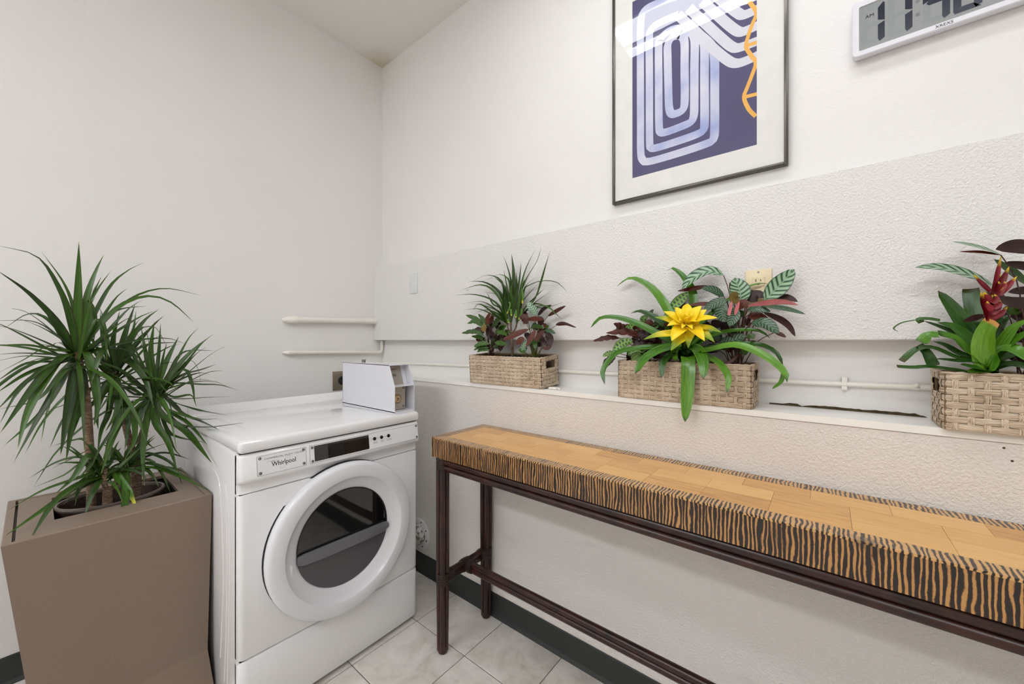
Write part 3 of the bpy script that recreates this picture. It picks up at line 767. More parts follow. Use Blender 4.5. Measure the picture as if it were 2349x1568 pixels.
# ------------------------------------------------------------------ console table
TX0, TX1, TY1, TY0, TZ0, TZ1 = 1.012, 1.3155, 1.238, -.52, .782, .861
TB = thing('console_table', (1.165, .36, 0), 'long narrow console table with striped palmwood edge and dark rattan pole legs', 'table')
bw = .042
m = MB(); m.box(TX0, TX0 + .006, TY0, TY1, TZ0, TZ1 - .003); m.out('front_edge_band', 'zebra_front', TB)
m = MB(); m.box(TX1 - .006, TX1, TY0, TY1, TZ0, TZ1 - .003); m.out('back_edge_band', 'zebra_front', TB)
m = MB(); m.box(TX0 + .006, TX1 - .006, TY1 - .006, TY1, TZ0, TZ1 - .003); m.out('end_edge_band', 'zebra_end', TB)
m = MB(); m.box(TX0 + .006, TX1 - .006, TY0, TY0 + .006, TZ0, TZ1 - .003); m.out('end_edge_band', 'zebra_end', TB)
box('core', TX0 + .005, TX1 - .005, TY0 + .005, TY1 - .005, TZ0 + .001, TZ1 - .004, 'print_black', TB)
def mitre(name, p, mat):
    m = MB(); m.prism(p, 'z', TZ1 - .005, TZ1); return m.out(name, mat, TB)
e_ = .0008
mitre('front_border', [(TX0 - e_, TY0), (TX0 - e_, TY1), (TX0 + bw, TY1 - bw), (TX0 + bw, TY0 + bw)], 'zebra_top')
mitre('back_border', [(TX1, TY0), (TX1, TY1), (TX1 - bw, TY1 - bw), (TX1 - bw, TY0 + bw)], 'zebra_top')
mitre('end_border', [(TX0, TY1), (TX1, TY1), (TX1 - bw, TY1 - bw), (TX0 + bw, TY1 - bw)], 'zebra_top_end')
mitre('end_border', [(TX0, TY0), (TX1, TY0), (TX1 - bw, TY0 + bw), (TX0 + bw, TY0 + bw)], 'zebra_top_end')
# parquet blocks, herringbone of 1:2 blocks
iw0, iw1 = TX0 + bw, TX1 - bw
wy0, wy1 = TY0 + bw, TY1 - bw
u_ = (iw1 - iw0) / 3.0
gx = 3; gy = int(round((wy1 - wy0) / u_)); uy = (wy1 - wy0) / gy
done = set()
def pblock(a0, a1, b0, b1, along):
    g_ = .0003
    m = MB(); m.box(iw0 + a0 * u_ + g_, iw0 + a1 * u_ - g_, wy1 - b1 * uy + g_, wy1 - b0 * uy - g_, TZ1 - .005, TZ1 - R.uniform(.0002, .0006))
    m.out('parquet_block', 'parquet_along' if along else 'parquet_across', TB)
for j in range(gy):
    for i in range(gx):
        if (i, j) in done: continue
        r_ = (i + j) % 4
        if r_ in (0, 1) and i + 1 < gx and (i + 1, j) not in done and r_ == 0:
            done |= {(i, j), (i + 1, j)}; pblock(i, i + 2, j, j + 1, False)
        elif j + 1 < gy:
            done |= {(i, j), (i, j + 1)}; pblock(i, i + 1, j, j + 2, True)
        else:
            done.add((i, j)); pblock(i, i + 1, j, j + 1, True)
# poles
def bundle(m, a, b, offs, r, taper=1.0, n=9):
    a, b = Vector(a), Vector(b)
    for o in offs: m.tube([a + Vector(o), a.lerp(b, .5) + Vector(o), b + Vector(o) * taper], [r, r, r * (.5 + .5 * taper)], n)
LXF, LXB, LY1, LY0 = 1.034, 1.289, 1.196, TY0 + .045
q_ = .0105
offs = [(q_, q_, 0), (-q_, q_, 0), (q_, -q_, 0), (-q_, -q_, 0)]
def leg(x, y):
    m = MB(); bundle(m, (x, y, TZ0 - .002), (x, y, .012), offs, .0118, .82, 10)
    m.tube([(x, y, .03), (x, y, .012), (x, y, .004), (x, y, .0005)], [.0185, .0195, .018, .012], 14)
    m.tube([(x, y, TZ0 - .002), (x, y, .02)], .012, 8)
    return sm(m.out('leg', 'rattan_dark', TB))
def wrap(x, y, z0, z1, r, n=5, ax='z'):
    m = MB(); pr = []
    for k in range(n):
        zz = z0 + (z1 - z0) * k / n; h = (z1 - z0) / n
        pr += [(r * .93, zz), (r, zz + h * .25), (r, zz + h * .7), (r * .93, zz + h * .98)]
    m.lathe(pr, (x, y, 0), 'z', 14); return sm(m.out('binding', 'binding', TB), 60)
for y in (LY1, LY0):
    for x in (LXF, LXB):
        leg(x, y)
        wrap(x, y, .735, TZ0 - .001, .0265); wrap(x, y, .272, .32, .0262)
pr_ = .0135
for x in (LXF, LXB):
    for z in (.766, .741):
        m = MB(); m.tube([(x - .002, TY0 + .02, z), (x - .002, .4, z), (x - .002, TY1 - .025, z)], pr_ if z > .75 else .0125, 12); sm(m.out('apron_pole', 'rattan_dark', TB))
for y in (LY1, LY0):
    for z in (.766, .741):
        m = MB(); m.tube([(LXF, y, z), (LXB, y, z)], .0125, 12); sm(m.out('apron_pole', 'rattan_dark', TB))
    for dz in (.011, -.011):
        m = MB(); m.tube([(LXF, y, .296 + dz), (LXB, y, .296 + dz)], .0135, 12); sm(m.out('side_stretcher', 'rattan_dark', TB))
    xm = (LXF + LXB) / 2
    m = MB(); m.tube([(xm - .02, y, .296), (xm - .008, y, .296), (xm + .008, y, .296), (xm + .02, y, .296)], [.0255, .027, .027, .0255], 14); sm(m.out('binding', 'binding', TB))
    for xx in (LXF + .03, LXB - .03):
        m = MB(); m.tube([(xx - .016, y, .296), (xx, y, .296), (xx + .016, y, .296)], [.0245, .026, .0245], 14); sm(m.out('binding', 'binding', TB))
for dz in (.011, -.011):
    m = MB(); m.tube([(xm, LY1 - .015, .296 + dz), (xm, .4, .296 + dz), (xm, LY0 + .015, .296 + dz)], .0125, 12); sm(m.out('long_stretcher', 'rattan_dark', TB))
m = MB(); m.tube([(xm, LY1 - .02, .296), (xm, LY1 - .032, .296), (xm, LY1 - .045, .296)], [.025, .0265, .024], 14); sm(m.out('binding', 'binding', TB))

# ------------------------------------------------------------------ faceted planter
PL = thing('floor_planter', (.17, 1.93, 0), 'taupe faceted square floor planter between the dryer and the wall', 'planter')
top = (-.055, .4005, 1.700, 2.155); waist = (.003, .386, 1.692, 2.12); base = (-.03, .402, 1.655, 2.15)
def rect(b, z): return [(b[0], b[2], z), (b[1], b[2], z), (b[1], b[3], z), (b[0], b[3], z)]
ZT, ZWA = .705, .165
ins = .0175; inr = (top[0] + ins, top[1] - ins, top[2] + .010, top[3] - ins)
m = MB()
rings = [rect(base, .001), rect(waist, ZWA), rect(top, ZT - .003), rect((top[0] + .002, top[1] - .002, top[2] + .002, top[3] - .002), ZT), rect(inr, ZT), rect(inr, ZT - .02), rect((inr[0] + .02, inr[1] - .02, inr[2] + .02, inr[3] - .02), ZT - .021)]
m.add([p for r_ in rings for p in r_], [(k * 4 + q, k * 4 + (q + 1) % 4, (k + 1) * 4 + (q + 1) % 4, (k + 1) * 4 + q) for k in range(6) for q in range(4)] + [(3, 2, 1, 0)])
m.out('body', 'planter_taupe', PL)
hole = (.04, .332, 1.826, 2.085)
pan = (inr[0] + .006, inr[1] - .0012, inr[2] + .0014, inr[3] - .0015)
m = MB()
rings = [rect(pan, ZT - .012), rect(pan, ZT - .001), rect(hole, ZT - .001), rect(hole, ZT - .012)]
m.add([p for r_ in rings for p in r_], [(k * 4 + q, k * 4 + (q + 1) % 4, (k + 1) * 4 + (q + 1) % 4, (k + 1) * 4 + q) for k in range(3) for q in range(4)])
m.out('top_panel', 'planter_taupe', PL)
m = MB(); rings = [rect((hole[0] - .002, hole[1] + .002, hole[2] - .002, hole[3] + .002), ZT - .0125), rect((.03, .34, 1.82, 2.08), .42)]
m.add([p for r_ in rings for p in r_], [(q, (q + 1) % 4, 4 + (q + 1) % 4, 4 + q) for q in range(4)] + [(4, 5, 6, 7)])
m.out('liner', 'planter_inside', PL)
PT = thing('plant_pot', (.18, 1.96, .43), 'dark woven oval pot sunk in the taupe floor planter', 'pot')
pc = (.178, 1.965)
m = MB(); m.lathe([(0, .423), (.098, .423), (.106, .5), (.122, .66), (.126, .694), (.119, .694), (.112, .64), (.1, .6)], (pc[0], pc[1], 0), 'z', 40, 0, 1.08, .86); sm(m.out('pot_body', 'pot_rattan', PT))
m = MB(); m.lathe([(.1265, .692), (.1285, .698), (.1265, .704), (.1205, .704), (.1185, .698), (.119, .692)], (pc[0], pc[1], 0), 'z', 44, 0, 1.08, .86); sm(m.out('rim', 'pot_rim', PT))
m = MB(); m.lathe([(.112, .655), (.08, .66), (.04, .657), (0, .661)], (pc[0], pc[1], 0), 'z', 30, 0, 1.08, .86); m.out('soil', 'soil', PT)

# ------------------------------------------------------------------ framed print
FX0, FX1 = 1.4485, XU - .0008
fy1, fy0, fz0, fz1 = .662, .091, 1.788, 2.64
PC = thing('framed_print', (XU, (fy0 + fy1) / 2, fz0), 'framed abstract print of lavender loops on indigo with a gold zigzag', 'picture')
fw_ = .0105
def rail(a, b, c, d, name): return sm(box(name, FX0, FX1, a, b, c, d, 'frame_metal', PC, .002))
rail(fy1 - fw_, fy1, fz0, fz1, 'frame_rail'); rail(fy0, fy0 + fw_, fz0, fz1, 'frame_rail')
rail(fy0 + fw_, fy1 - fw_, fz0, fz0 + fw_, 'frame_rail'); rail(fy0 + fw_, fy1 - fw_, fz1 - fw_, fz1, 'frame_rail')
XM = FX0 + .0065
box('backing', XM + .003, FX1, fy0 + .006, fy1 - .006, fz0 + .006, fz1 - .006, 'seam_dark', PC)
py1, py0, pz0, pz1 = .582, .173, 1.8745, fz1 - .086
m = MB()
def rx(a, b, c, d, x): return [(x, a, c), (x, b, c), (x, b, d), (x, a, d)]
o_, i_ = rx(fy1 - .006, fy0 + .006, fz0 + .006, fz1 - .006, XM), rx(py1, py0, pz0, pz1, XM)
ib = rx(py1, py0, pz0, pz1, XM + .0018)
m.add(o_ + i_ + ib, [(q, (q + 1) % 4, 4 + (q + 1) % 4, 4 + q) for q in range(4)] + [(4 + q, 4 + (q + 1) % 4, 8 + (q + 1) % 4, 8 + q) for q in range(4)])
m.out('mat_board', 'mat_board', PC)
m = MB(); m.add(rx(py1 + .002, py0 - .002, pz0 - .002, pz1 + .002, XM + .0018), [(0, 1, 2, 3)]); PR = m.out('print', 'print_blue', PC)
lay = [0]
def AZ(p, x):   # zoomed art coordinates -> the print plane
    return onx(1380 + p[0] * .3125, p[1] * .3125, x)
def stroke(pts, wz, mat, name='brush_stroke', closed=False, corner=True):
    lay[0] += 1
    x = XM + .0016 - .00003 * lay[0]
    wy = wz
    P3 = [AZ(p, XM + .0018) for p in pts]
    Q = crom(P3, len(P3) * 7) if corner else P3
    m = MB(); vs = []
    for k, p in enumerate(Q):
        t_ = Q[min(k + 1, len(Q) - 1)] - Q[max(k - 1, 0)]
        l = math.hypot(t_.y, t_.z) or 1
        ny, nz = -t_.z / l, t_.y / l
        for s_ in (wy, -wy):
            y = min(max(p.y + ny * s_, py0 - .001), py1 + .001); z = min(max(p.z + nz * s_, pz0 - .001), pz1 + .001)
            vs.append((x, y, z))
    m.add(vs, [(2 * k, 2 * k + 1, 2 * k + 3, 2 * k + 2) for k in range(len(Q) - 1)])
    return m.out(name, mat, PR)
W1 = .0138
stroke([(640, -60), (420, 20), (310, 80), (287, 180), (285, 400), (286, 900), (287, 1110), (300, 1170), (345, 1185), (560, 1125), (780, 1050), (822, 1015), (830, 940), (830, 700), (828, 420), (800, 330), (700, 240)], W1, 'wash_lavender')
stroke([(560, 110), (420, 170), (362, 220), (350, 300), (351, 600), (352, 1020), (362, 1080), (400, 1085), (560, 1035), (700, 985), (748, 950), (756, 880), (755, 600), (754, 330), (730, 290)], W1, 'wash_lavender')
stroke([(600, 205), (500, 225), (435, 280), (419, 330), (419, 600), (421, 900), (430, 965), (470, 970), (580, 930), (655, 895), (676, 850), (680, 780), (681, 500), (682, 290), (650, 230), (600, 205)], W1, 'wash_lavender')
stroke([(575, 255), (520, 275), (486, 330), (485, 420), (490, 650), (496, 790), (515, 835), (555, 830), (595, 805), (610, 740), (609, 500), (607, 300), (575, 255)], W1, 'wash_lavender')
for pts in ([(560, 110), (700, 240), (830, 365), (930, 445), (985, 465), (1050, 450), (1160, 400)], [(640, 60), (780, 190), (900, 300), (960, 345), (1010, 350), (1160, 295)], [(740, 10), (860, 120), (960, 205), (1015, 235), (1060, 225), (1160, 180)], [(830, -40), (940, 50), (1000, 95), (1045, 110), (1160, 60)], [(930, -60), (1010, -10), (1060, 0), (1160, -40)]):
    stroke(pts, .0145, 'wash_pale')
for pts in ([(1050, -40), (1090, 20), (1136, 95), (1110, 170), (1075, 270), (1062, 345), (1100, 410), (1132, 462), (1105, 550), (1070, 640), (1046, 715), (1080, 800), (1132, 855)], [(1060, 338), (1105, 322), (1160, 305)], [(1050, 712), (1100, 700), (1160, 685)], [(1120, 60), (1150, 100)]):
    stroke(pts, .0058, 'paint_gold')
m = MB(); xg = FX0 + .0035; m.add(rx(fy1 - .008, fy0 + .008, fz0 + .008, fz1 - .008, xg), [(0, 1, 2, 3)]); m.out('glazing', 'picture_glass', PC)

# ------------------------------------------------------------------ digital clock
KX = 1.438
CK = thing('wall_clock', (XU, -.24, 2.03), 'white digital wall clock with large dark numerals on grey display', 'clock')
ky1, ky0, kz0, kz1 = -.055, -.43, 2.034, 2.187
ly1, ly0, lz0, lz1 = -.0705, -.4145, 2.049, 2.169
def rrect(a, b, c, d, r, x, n_=5):
    pts = []
    for cy, cz, a0 in ((a - r, d - r, 0), (b + r, d - r, 90), (b + r, c + r, 180), (a - r, c + r, 270)):
        for q in range(n_):
            t_ = math.radians(a0 + 90 * q / (n_ - 1)); pts.append((x, cy + r * math.cos(t_), cz + r * math.sin(t_)))
    return pts
m = MB(); rg = [rrect(ky1 - .006, ky0 + .006, kz0 + .006, kz1 - .006, .008, XU - .0008), rrect(ky1 - .002, ky0 + .002, kz0 + .002, kz1 - .002, .010, XU - .012), rrect(ky1, ky0, kz0, kz1, .011, KX + .008), rrect(ky1, ky0, kz0, kz1, .011, KX + .002), rrect(ky1 - .002, ky0 + .002, kz0 + .002, kz1 - .002, .010, KX),
                rrect(ly1 + .001, ly0 - .001, lz0 - .001, lz1 + .001, .0035, KX), rrect(ly1, ly0, lz0, lz1, .003, KX + .0012), rrect(ly1, ly0, lz0, lz1, .003, KX + .004)]
k_ = len(rg[0])
m.add([p for r_ in rg for p in r_], [(a * k_ + q, a * k_ + (q + 1) % k_, (a + 1) * k_ + (q + 1) % k_, (a + 1) * k_ + q) for a in range(len(rg) - 1) for q in range(k_)])
sm(m.out('casing', 'clock_case', CK), 30)
LX = KX + .0026
m = MB(); m.add(rx(ly1 + .001, ly0 - .001, lz0 - .001, lz1 + .001, LX), [(0, 1, 2, 3)]); LC = m.out('display', 'lcd', CK)
def poly(pts, name, mat, d):
    m = MB(); m.add([(LX - d, y, z) for y, z in pts], [tuple(range(len(pts)))]); return m.out(name, mat, LC)
def digit(yl, yr, zb_, zt, ch, th, name='numeral_segment'):
    """seven segments; y decreases to the right as seen"""
    W, H_ = yl - yr, zt - zb_; g = th * .09; hm = H_ / 2
    seg = {'a': [(g, H_), (W - g, H_), (W - th - g, H_ - th), (th + g, H_ - th)],
           'd': [(g, 0), (W - g, 0), (W - th - g, th), (th + g, th)],
           'g': [(th * .35 + g, hm), (th * .8, hm + th * .45), (W - th * .8, hm + th * .45), (W - th * .35 - g, hm), (W - th * .8, hm - th * .45), (th * .8, hm - th * .45)],
           'f': [(0, H_ - th * .35), (th * .25, H_ - g), (th, H_ - th), (th, hm + th * .5), (0, hm + g)],
           'e': [(0, th * .35), (th * .25, g), (th, th), (th, hm - th * .5), (0, hm - g)],
           'b': [(W, H_ - th * .35), (W - th * .25, H_ - g), (W - th, H_ - th), (W - th, hm + th * .5), (W, hm + g)],
           'c': [(W, th * .5), (W - th * .75, g * .2), (W - th, th * .6), (W - th, hm - th * .5), (W, hm - g)]}
    on = {'1': 'bc', '4': 'fgbc', '0': 'abcdef', '2': 'abged', '8': 'abcdefg'}[ch]
    for s_ in 'abcdefg':
        lit = s_ in on
        poly([(yl - u, zb_ + v_) for u, v_ in seg[s_]], name if lit else 'unlit_segment', 'lcd_ink' if lit else 'lcd_ghost', .0004 if lit else .0002)
def ky(px): return onx(px, 60, LX).y
zb_, zt_ = lz0 + .0095, lz1 - .006
dw = (ky(2117) - ky(2179.5))
digit(ky(2029.5) + dw, ky(2029.5), zb_, zt_, '1', .0135)
digit(ky(2093) + dw, ky(2093), zb_, zt_, '1', .0135)
digit(ky(2117), ky(2179.5), zb_, zt_, '4', .0135)
digit(ky(2186.5), ky(2253.5), zb_, zt_, '0', .0135)
for zc_ in (lz0 + .043, lz0 + .078):
    poly([(ky(2105) + .0042 * math.cos(q * math.pi / 8), zc_ + .0052 * math.sin(q * math.pi / 8)) for q in range(16)], 'colon_dot', 'print_grey', .0004)
yq = ky(2253.5) - .013
digit(yq, yq - .022, zb_ + .002, zb_ + .042, '1', .0055)
digit(yq - .026, yq - .048, zb_ + .002, zb_ + .042, '2', .0055)
text('am_mark', 'AM', .0125, 'lcd_ink', LC, (LX - .0004, ky(1995), onx(1995, 40, LX).z), (0, -1, 0), (0, 0, 1), .0001, 'CENTER', 1.0)
text('maker_lettering', 'XREXS', .0105, 'print_black', CK, (KX - .0003, onx(2166, 62, KX).y, kz0 + .0042), (0, -1, 0), (0, 0, 1), .0001, 'CENTER', 1.0)

# ------------------------------------------------------------------ baskets
BL, BW, BH = .412, .138, .128
def basket_path(step=.0058):
    """rounded rectangle seen from above, returns list of (pos, normal, arclength)"""
    r = .012; out = []; s_ = 0
    hx, hy = BW / 2, BL / 2
    corners = [(hx - r, hy - r, 0), (-hx + r, hy - r, 90), (-hx + r, -hy + r, 180), (hx - r, -hy + r, 270)]
    pts = []
    for ci, (cx, cy, a0) in enumerate(corners):
        for q in range(4):
            a = math.radians(a0 + 30 * q); pts.append((Vector((cx + r * math.cos(a), cy + r * math.sin(a), 0)), Vector((math.cos(a), math.sin(a), 0))))
        a = math.radians(a0 + 90); nx = corners[(ci + 1) % 4]
        p0 = pts[-1][0]; p1 = Vector((nx[0] + r * math.cos(a), nx[1] + r * math.sin(a), 0))
        n_ = max(2, int((p1 - p0).length / step))
        for q in range(1, n_): pts.append((p0.lerp(p1, q / n_), Vector((math.cos(a), math.sin(a), 0))))
    return pts
BP = basket_path()
PIT, RP, AMP = .0235, .016, .0014
def in_hole(p): return abs(p.x - .0) < .029 and abs(p.y) > BL / 2 - .002
def weave_phase(p, nrm):
    c_ = p.y if abs(nrm.x) > abs(nrm.y) else p.x
    return c_ / PIT
def make_basket(name, label, loc, rot=(0, 0, 0)):
    t = thing(name, (0, 0, 0), label, 'basket', 'woven baskets on the ledge')
    # liner with a slot at each end
    m = MB(); hx, hy = BW / 2 - .002, BL / 2 - .002; d = .004
    hz0, hz1, hw = 5 * RP + .001, 7 * RP - .003, .028
    m.box(-hx, -hx + d, -hy, hy, 0.001, BH - .002); m.box(hx - d, hx, -hy, hy, .001, BH - .002); m.box(-hx, hx, -hy, hy, .001, .005)
    for sg in (1, -1):
        ya, yb = sorted((sg * hy, sg * (hy - d)))
        m.box(-hx, -hw, ya, yb, .001, BH - .002); m.box(hw, hx, ya, yb, .001, BH - .002)
        m.box(-hw, hw, ya, yb, .001, hz0); m.box(-hw, hw, ya, yb, hz1, BH - .002)
    m.out('liner', 'basket_liner', t)
    n_ = len(BP)
    for j in range(8):
        zc_ = RP * (j + .5)
        holerow = j in (5, 6)
        runs = []; cur = []
        for k in list(range(n_)) + [0]:
            if holerow and in_hole(BP[k][0]):
                if cur: runs.append(cur); cur = []
            else: cur.append(k)
        if cur:
            if holerow and runs and cur[-1] == 0 and runs[0][0] == 0: runs[0] = cur + runs[0][1:]
            else: runs.append(cur)
        for run in runs:
            vs = []; fs = []
            for k in run:
                p, nr = BP[k]
                o_ = -AMP * math.cos(math.pi * weave_phase(p, nr)) * (-1) ** j
                for dz, dn in ((-.0074, -.0004), (-.004, .0009), (.0, .0013), (.004, .0009), (.0074, -.0004)):
                    vs.append(p + nr * (o_ + dn + .0004) + Vector((0, 0, zc_ + dz)))
            for q in range(len(run) - 1):
                for e in range(4): fs.append((q * 5 + e, (q + 1) * 5 + e, (q + 1) * 5 + e + 1, q * 5 + e + 1))
            finish('weft_strap', vs, fs, 'weave_horizontal', t, True)
    def warp(px_, py_, nx_, ny_, i, z0=.0015, z1=BH - .002):
        vs = []; fs = []; nn = max(3, int((z1 - z0) / .004))
        tx, ty = -ny_, nx_
        for q in range(nn + 1):
            z = z0 + (z1 - z0) * q / nn
            o_ = AMP * math.cos(math.pi * (z / RP - .5)) * (-1) ** i
            for dt, dn in ((-.0053, -.0003), (-.002, .0009), (.002, .0009), (.0053, -.0003)):
                vs.append((px_ + tx * dt + nx_ * (o_ + dn + .0008), py_ + ty * dt + ny_ * (o_ + dn + .0008), z))
        for q in range(nn):
            for e in range(3): fs.append((q * 4 + e, q * 4 + e + 1, (q + 1) * 4 + e + 1, (q + 1) * 4 + e))
        finish('warp_strap', vs, fs, 'weave_vertical', t, True)
    for i in range(-8, 9):
        for sg in (1, -1): warp(sg * BW / 2, i * PIT, sg, 0, i)
    for i in (-2, -1, 0, 1, 2):
        for sg in (1, -1):
            if abs(i) < 2:
                warp(i * PIT, sg * BL / 2, 0, sg, i, .0015, 5 * RP)
                warp(i * PIT, sg * BL / 2, 0, sg, i, 7 * RP - .001, BH - .002)
            else: warp(i * PIT, sg * BL / 2, 0, sg, i)
    m = MB(); pts = [p + nr * .0002 + Vector((0, 0, BH - .0005 + .0009 * math.sin(k * 1.9))) for k, (p, nr) in enumerate(BP)]
    m.tube(pts + pts[:2], [.0034 + .0005 * math.sin(k * 2.3) for k in range(len(pts) + 2)], 7, False); sm(m.out('rim', 'weave_horizontal', t))
    t.location = loc; t.rotation_euler = rot
    return t
def copy_tree(o, label, loc, rot=(0, 0, 0)):
    c = o.copy(); col.objects.link(c); c['label'] = label; c.location = loc; c.rotation_euler = rot
    for ch in o.children:
        d = ch.copy(); col.objects.link(d); d.parent = c
    return c
B2C = Vector((1.3825, .374, 1.0485)); B1C = Vector((1.3815, 1.115, 1.0540)); B3C = Vector((1.369, -.412, 1.0485))
bk = make_basket('woven_basket', 'tan woven basket holding the yellow-flowered bromeliad', B2C)
copy_tree(bk, 'tan woven basket holding the small dracaena, tilted on the ledge', B1C, (0, -math.radians(4.5), math.radians(1.0)))
copy_tree(bk, 'tan woven basket holding the red-flowered bromeliad', B3C)

# ------------------------------------------------------------------ leaves
def prof_w(shape, t):
    if shape == 'blade':   # dracaena: narrow waist at the base, long taper
        return (.45 + .55 * min(1, t / .25)) * (1 - max(0, (t - .3) / .7) ** 1.7) if t < 1 else 0
    if shape == 'strap':
        return (.8 + .2 * math.sin(math.pi * min(1, t * 1.2))) * (1 - max(0, (t - .72) / .28) ** 2.0) ** .6 if t < 1 else 0
    if shape == 'cut':
        return .8 + .2 * t if t < .93 else 1 - (t - .93) * 1.5
    if shape == 'oval':
        return (math.sin(math.pi * min(1, (t * .96 + .02)) ** .92)) ** .72 if 0 < t < 1 else .02
    if shape == 'petal':
        return math.sin(math.pi * (t * .75 + .25)) ** .9 if t < 1 else 0
    return 1
def leaf(name, pts, half_w, mats, parent, shape='blade', facing=None, cup=.25, n=12, ruffle=0, twist=0, thick=.0004, nv=4, seed=0):
    """a thin two-sided leaf: spine through pts, half width half_w, upper and lower skins with their own materials"""
    sp = crom(pts, n); rows = []
    hint = Vector(facing) if facing is not None else None
    for k, p in enumerate(sp):
        t = k / n
        T = (sp[min(k + 1, n)] - sp[max(k - 1, 0)]).normalized()
        h = hint if hint is not None else (EYEP - p).normalized() * .55 + Vector((0, 0, .8))
        S = T.cross(h)
        if S.length < 1e-4: S = T.orthogonal()
        S.normalize(); N_ = S.cross(T).normalized()
        if twist:
            a = twist * t; S, N_ = S * math.cos(a) + N_ * math.sin(a), N_ * math.cos(a) - S * math.sin(a)
        w_ = half_w * max(prof_w(shape, t), .015); rows.append((p, S, N_, w_, t))
    vs = []; uv = []
    for side in (1, -1):
        for p, S, N_, w_, t in rows:
            for q in range(nv + 1):
                u = q / nv * 2 - 1
                rf = ruffle * w_ * math.sin(t * 26 + seed + (0 if u > 0 else 2.0)) * u * u
                vs.append(p + S * (u * w_) + N_ * (cup * w_ * abs(u) ** 1.3 + rf + side * thick * (1 - abs(u) * .9)))
                uv.append((t, q / nv))
    fs = []; ix = []; nr = (n + 1) * (nv + 1)
    for k in range(n):
        for q in range(nv):
            a = k * (nv + 1) + q
            fs.append((a, a + 1, a + nv + 2, a + nv + 1)); ix.append(0)
            fs.append((a + nr, a + nr + nv + 1, a + nr + nv + 2, a + nr + 1)); ix.append(1)
    mats = mats if isinstance(mats, (list, tuple)) else [mats, mats]
    return finish(name, vs, fs, list(mats), parent, True, ix, uv)
def stem_tube(name, pts, r, mat, parent, n=8, seg=10):
    sp = crom(pts, seg)
    rr = [r[0] + (r[1] - r[0]) * k / seg for k in range(seg + 1)] if isinstance(r, tuple) else r
    m = MB(); m.tube(sp, rr, n); return sm(m.out(name, mat, parent), 60)

# ------------------------------------------------------------------ tall dracaena in the floor planter
def DZ(p, y): return ony(p[0] * .4466, 540 + p[1] * .4466, y)
DP = thing('dracaena_plant', (.19, 1.95, .66), 'tall dracaena with long narrow arching leaves in the floor planter', 'plant')
YD = 1.95
def trunk(pts, r): 
    return stem_tube('trunk', pts, r, 'bark', DP, 10, 16)
def tz(p, y): return DZ(p, y)
def root(x, y): return Vector((x, y, .655))
h1, h2, h3, h4, h5 = tz((395, 610), 1.93), tz((590, 700), 1.99), tz((800, 800), 1.93), tz((540, 1195), 1.90), tz((650, 1165), 1.93)
b1 = onz(205, 1150, .66); b1 = Vector((b1.x, 1.92, .655))
trunk([Vector((tz((468, 1370), 1.93).x, 1.93, .655)), tz((468, 1250), 1.93), tz((455, 1000), 1.93), tz((442, 820), 1.93), h1 + Vector((0, 0, .01))], (.0125, .0095))
trunk([Vector((tz((690, 1300), 2.0).x, 2.0, .655)), tz((692, 1200), 2.0), tz((672, 1080), 2.0), tz((640, 950), 1.99), tz((610, 790), 1.99), h2], (.0135, .008))
trunk([Vector((tz((705, 1300), 1.96).x, 1.96, .655)), tz((715, 1120), 1.96), tz((745, 960), 1.95), tz((785, 850), 1.94), h3], (.0115, .0075))
fk = tz((555, 1300), 1.89)
trunk([Vector((tz((552, 1370), 1.89).x, 1.89, .655)), tz((552, 1340), 1.89), fk], (.0125, .013))
trunk([fk + Vector((-.003, 0, -.004)), tz((534, 1260), 1.89), h4], (.0075, .0065))
trunk([fk + Vector((.003, 0, -.004)), tz((590, 1280), 1.895), tz((606, 1240), 1.9), h5 + Vector((-.012, 0, -.01))], (.0075, .006))
MD = ['dracaena_leaf', 'dracaena_back']; MY = ['dracaena_yellow', 'dracaena_back']
def dleaf(head, zpts, wid, ytip, mats=None, hy=None):
    k = len(zpts); pts = [head]
    for q, p in enumerate(zpts):
        f = (q + 1) / k; y = head.y + (ytip - head.y) * (f ** 1.3)
        v_ = tz(p, min(y, 2.29))
        if v_.z < .95 and v_.x > .392: v_ = EYEP + (v_ - EYEP) * (.392 / v_.x)
        pts.append(v_)
    pts[0] = head + Vector((R.uniform(-.004, .004), R.uniform(-.004, .004), R.uniform(-.035, .012)))
    L = sum((pts[q + 1] - pts[q]).length for q in range(k))
    leaf('leaf', pts, wid, mats or MD, DP, 'blade', None, .3, 14, 0, R.uniform(-.5, .5), .0004, 4)
W_ = .0102
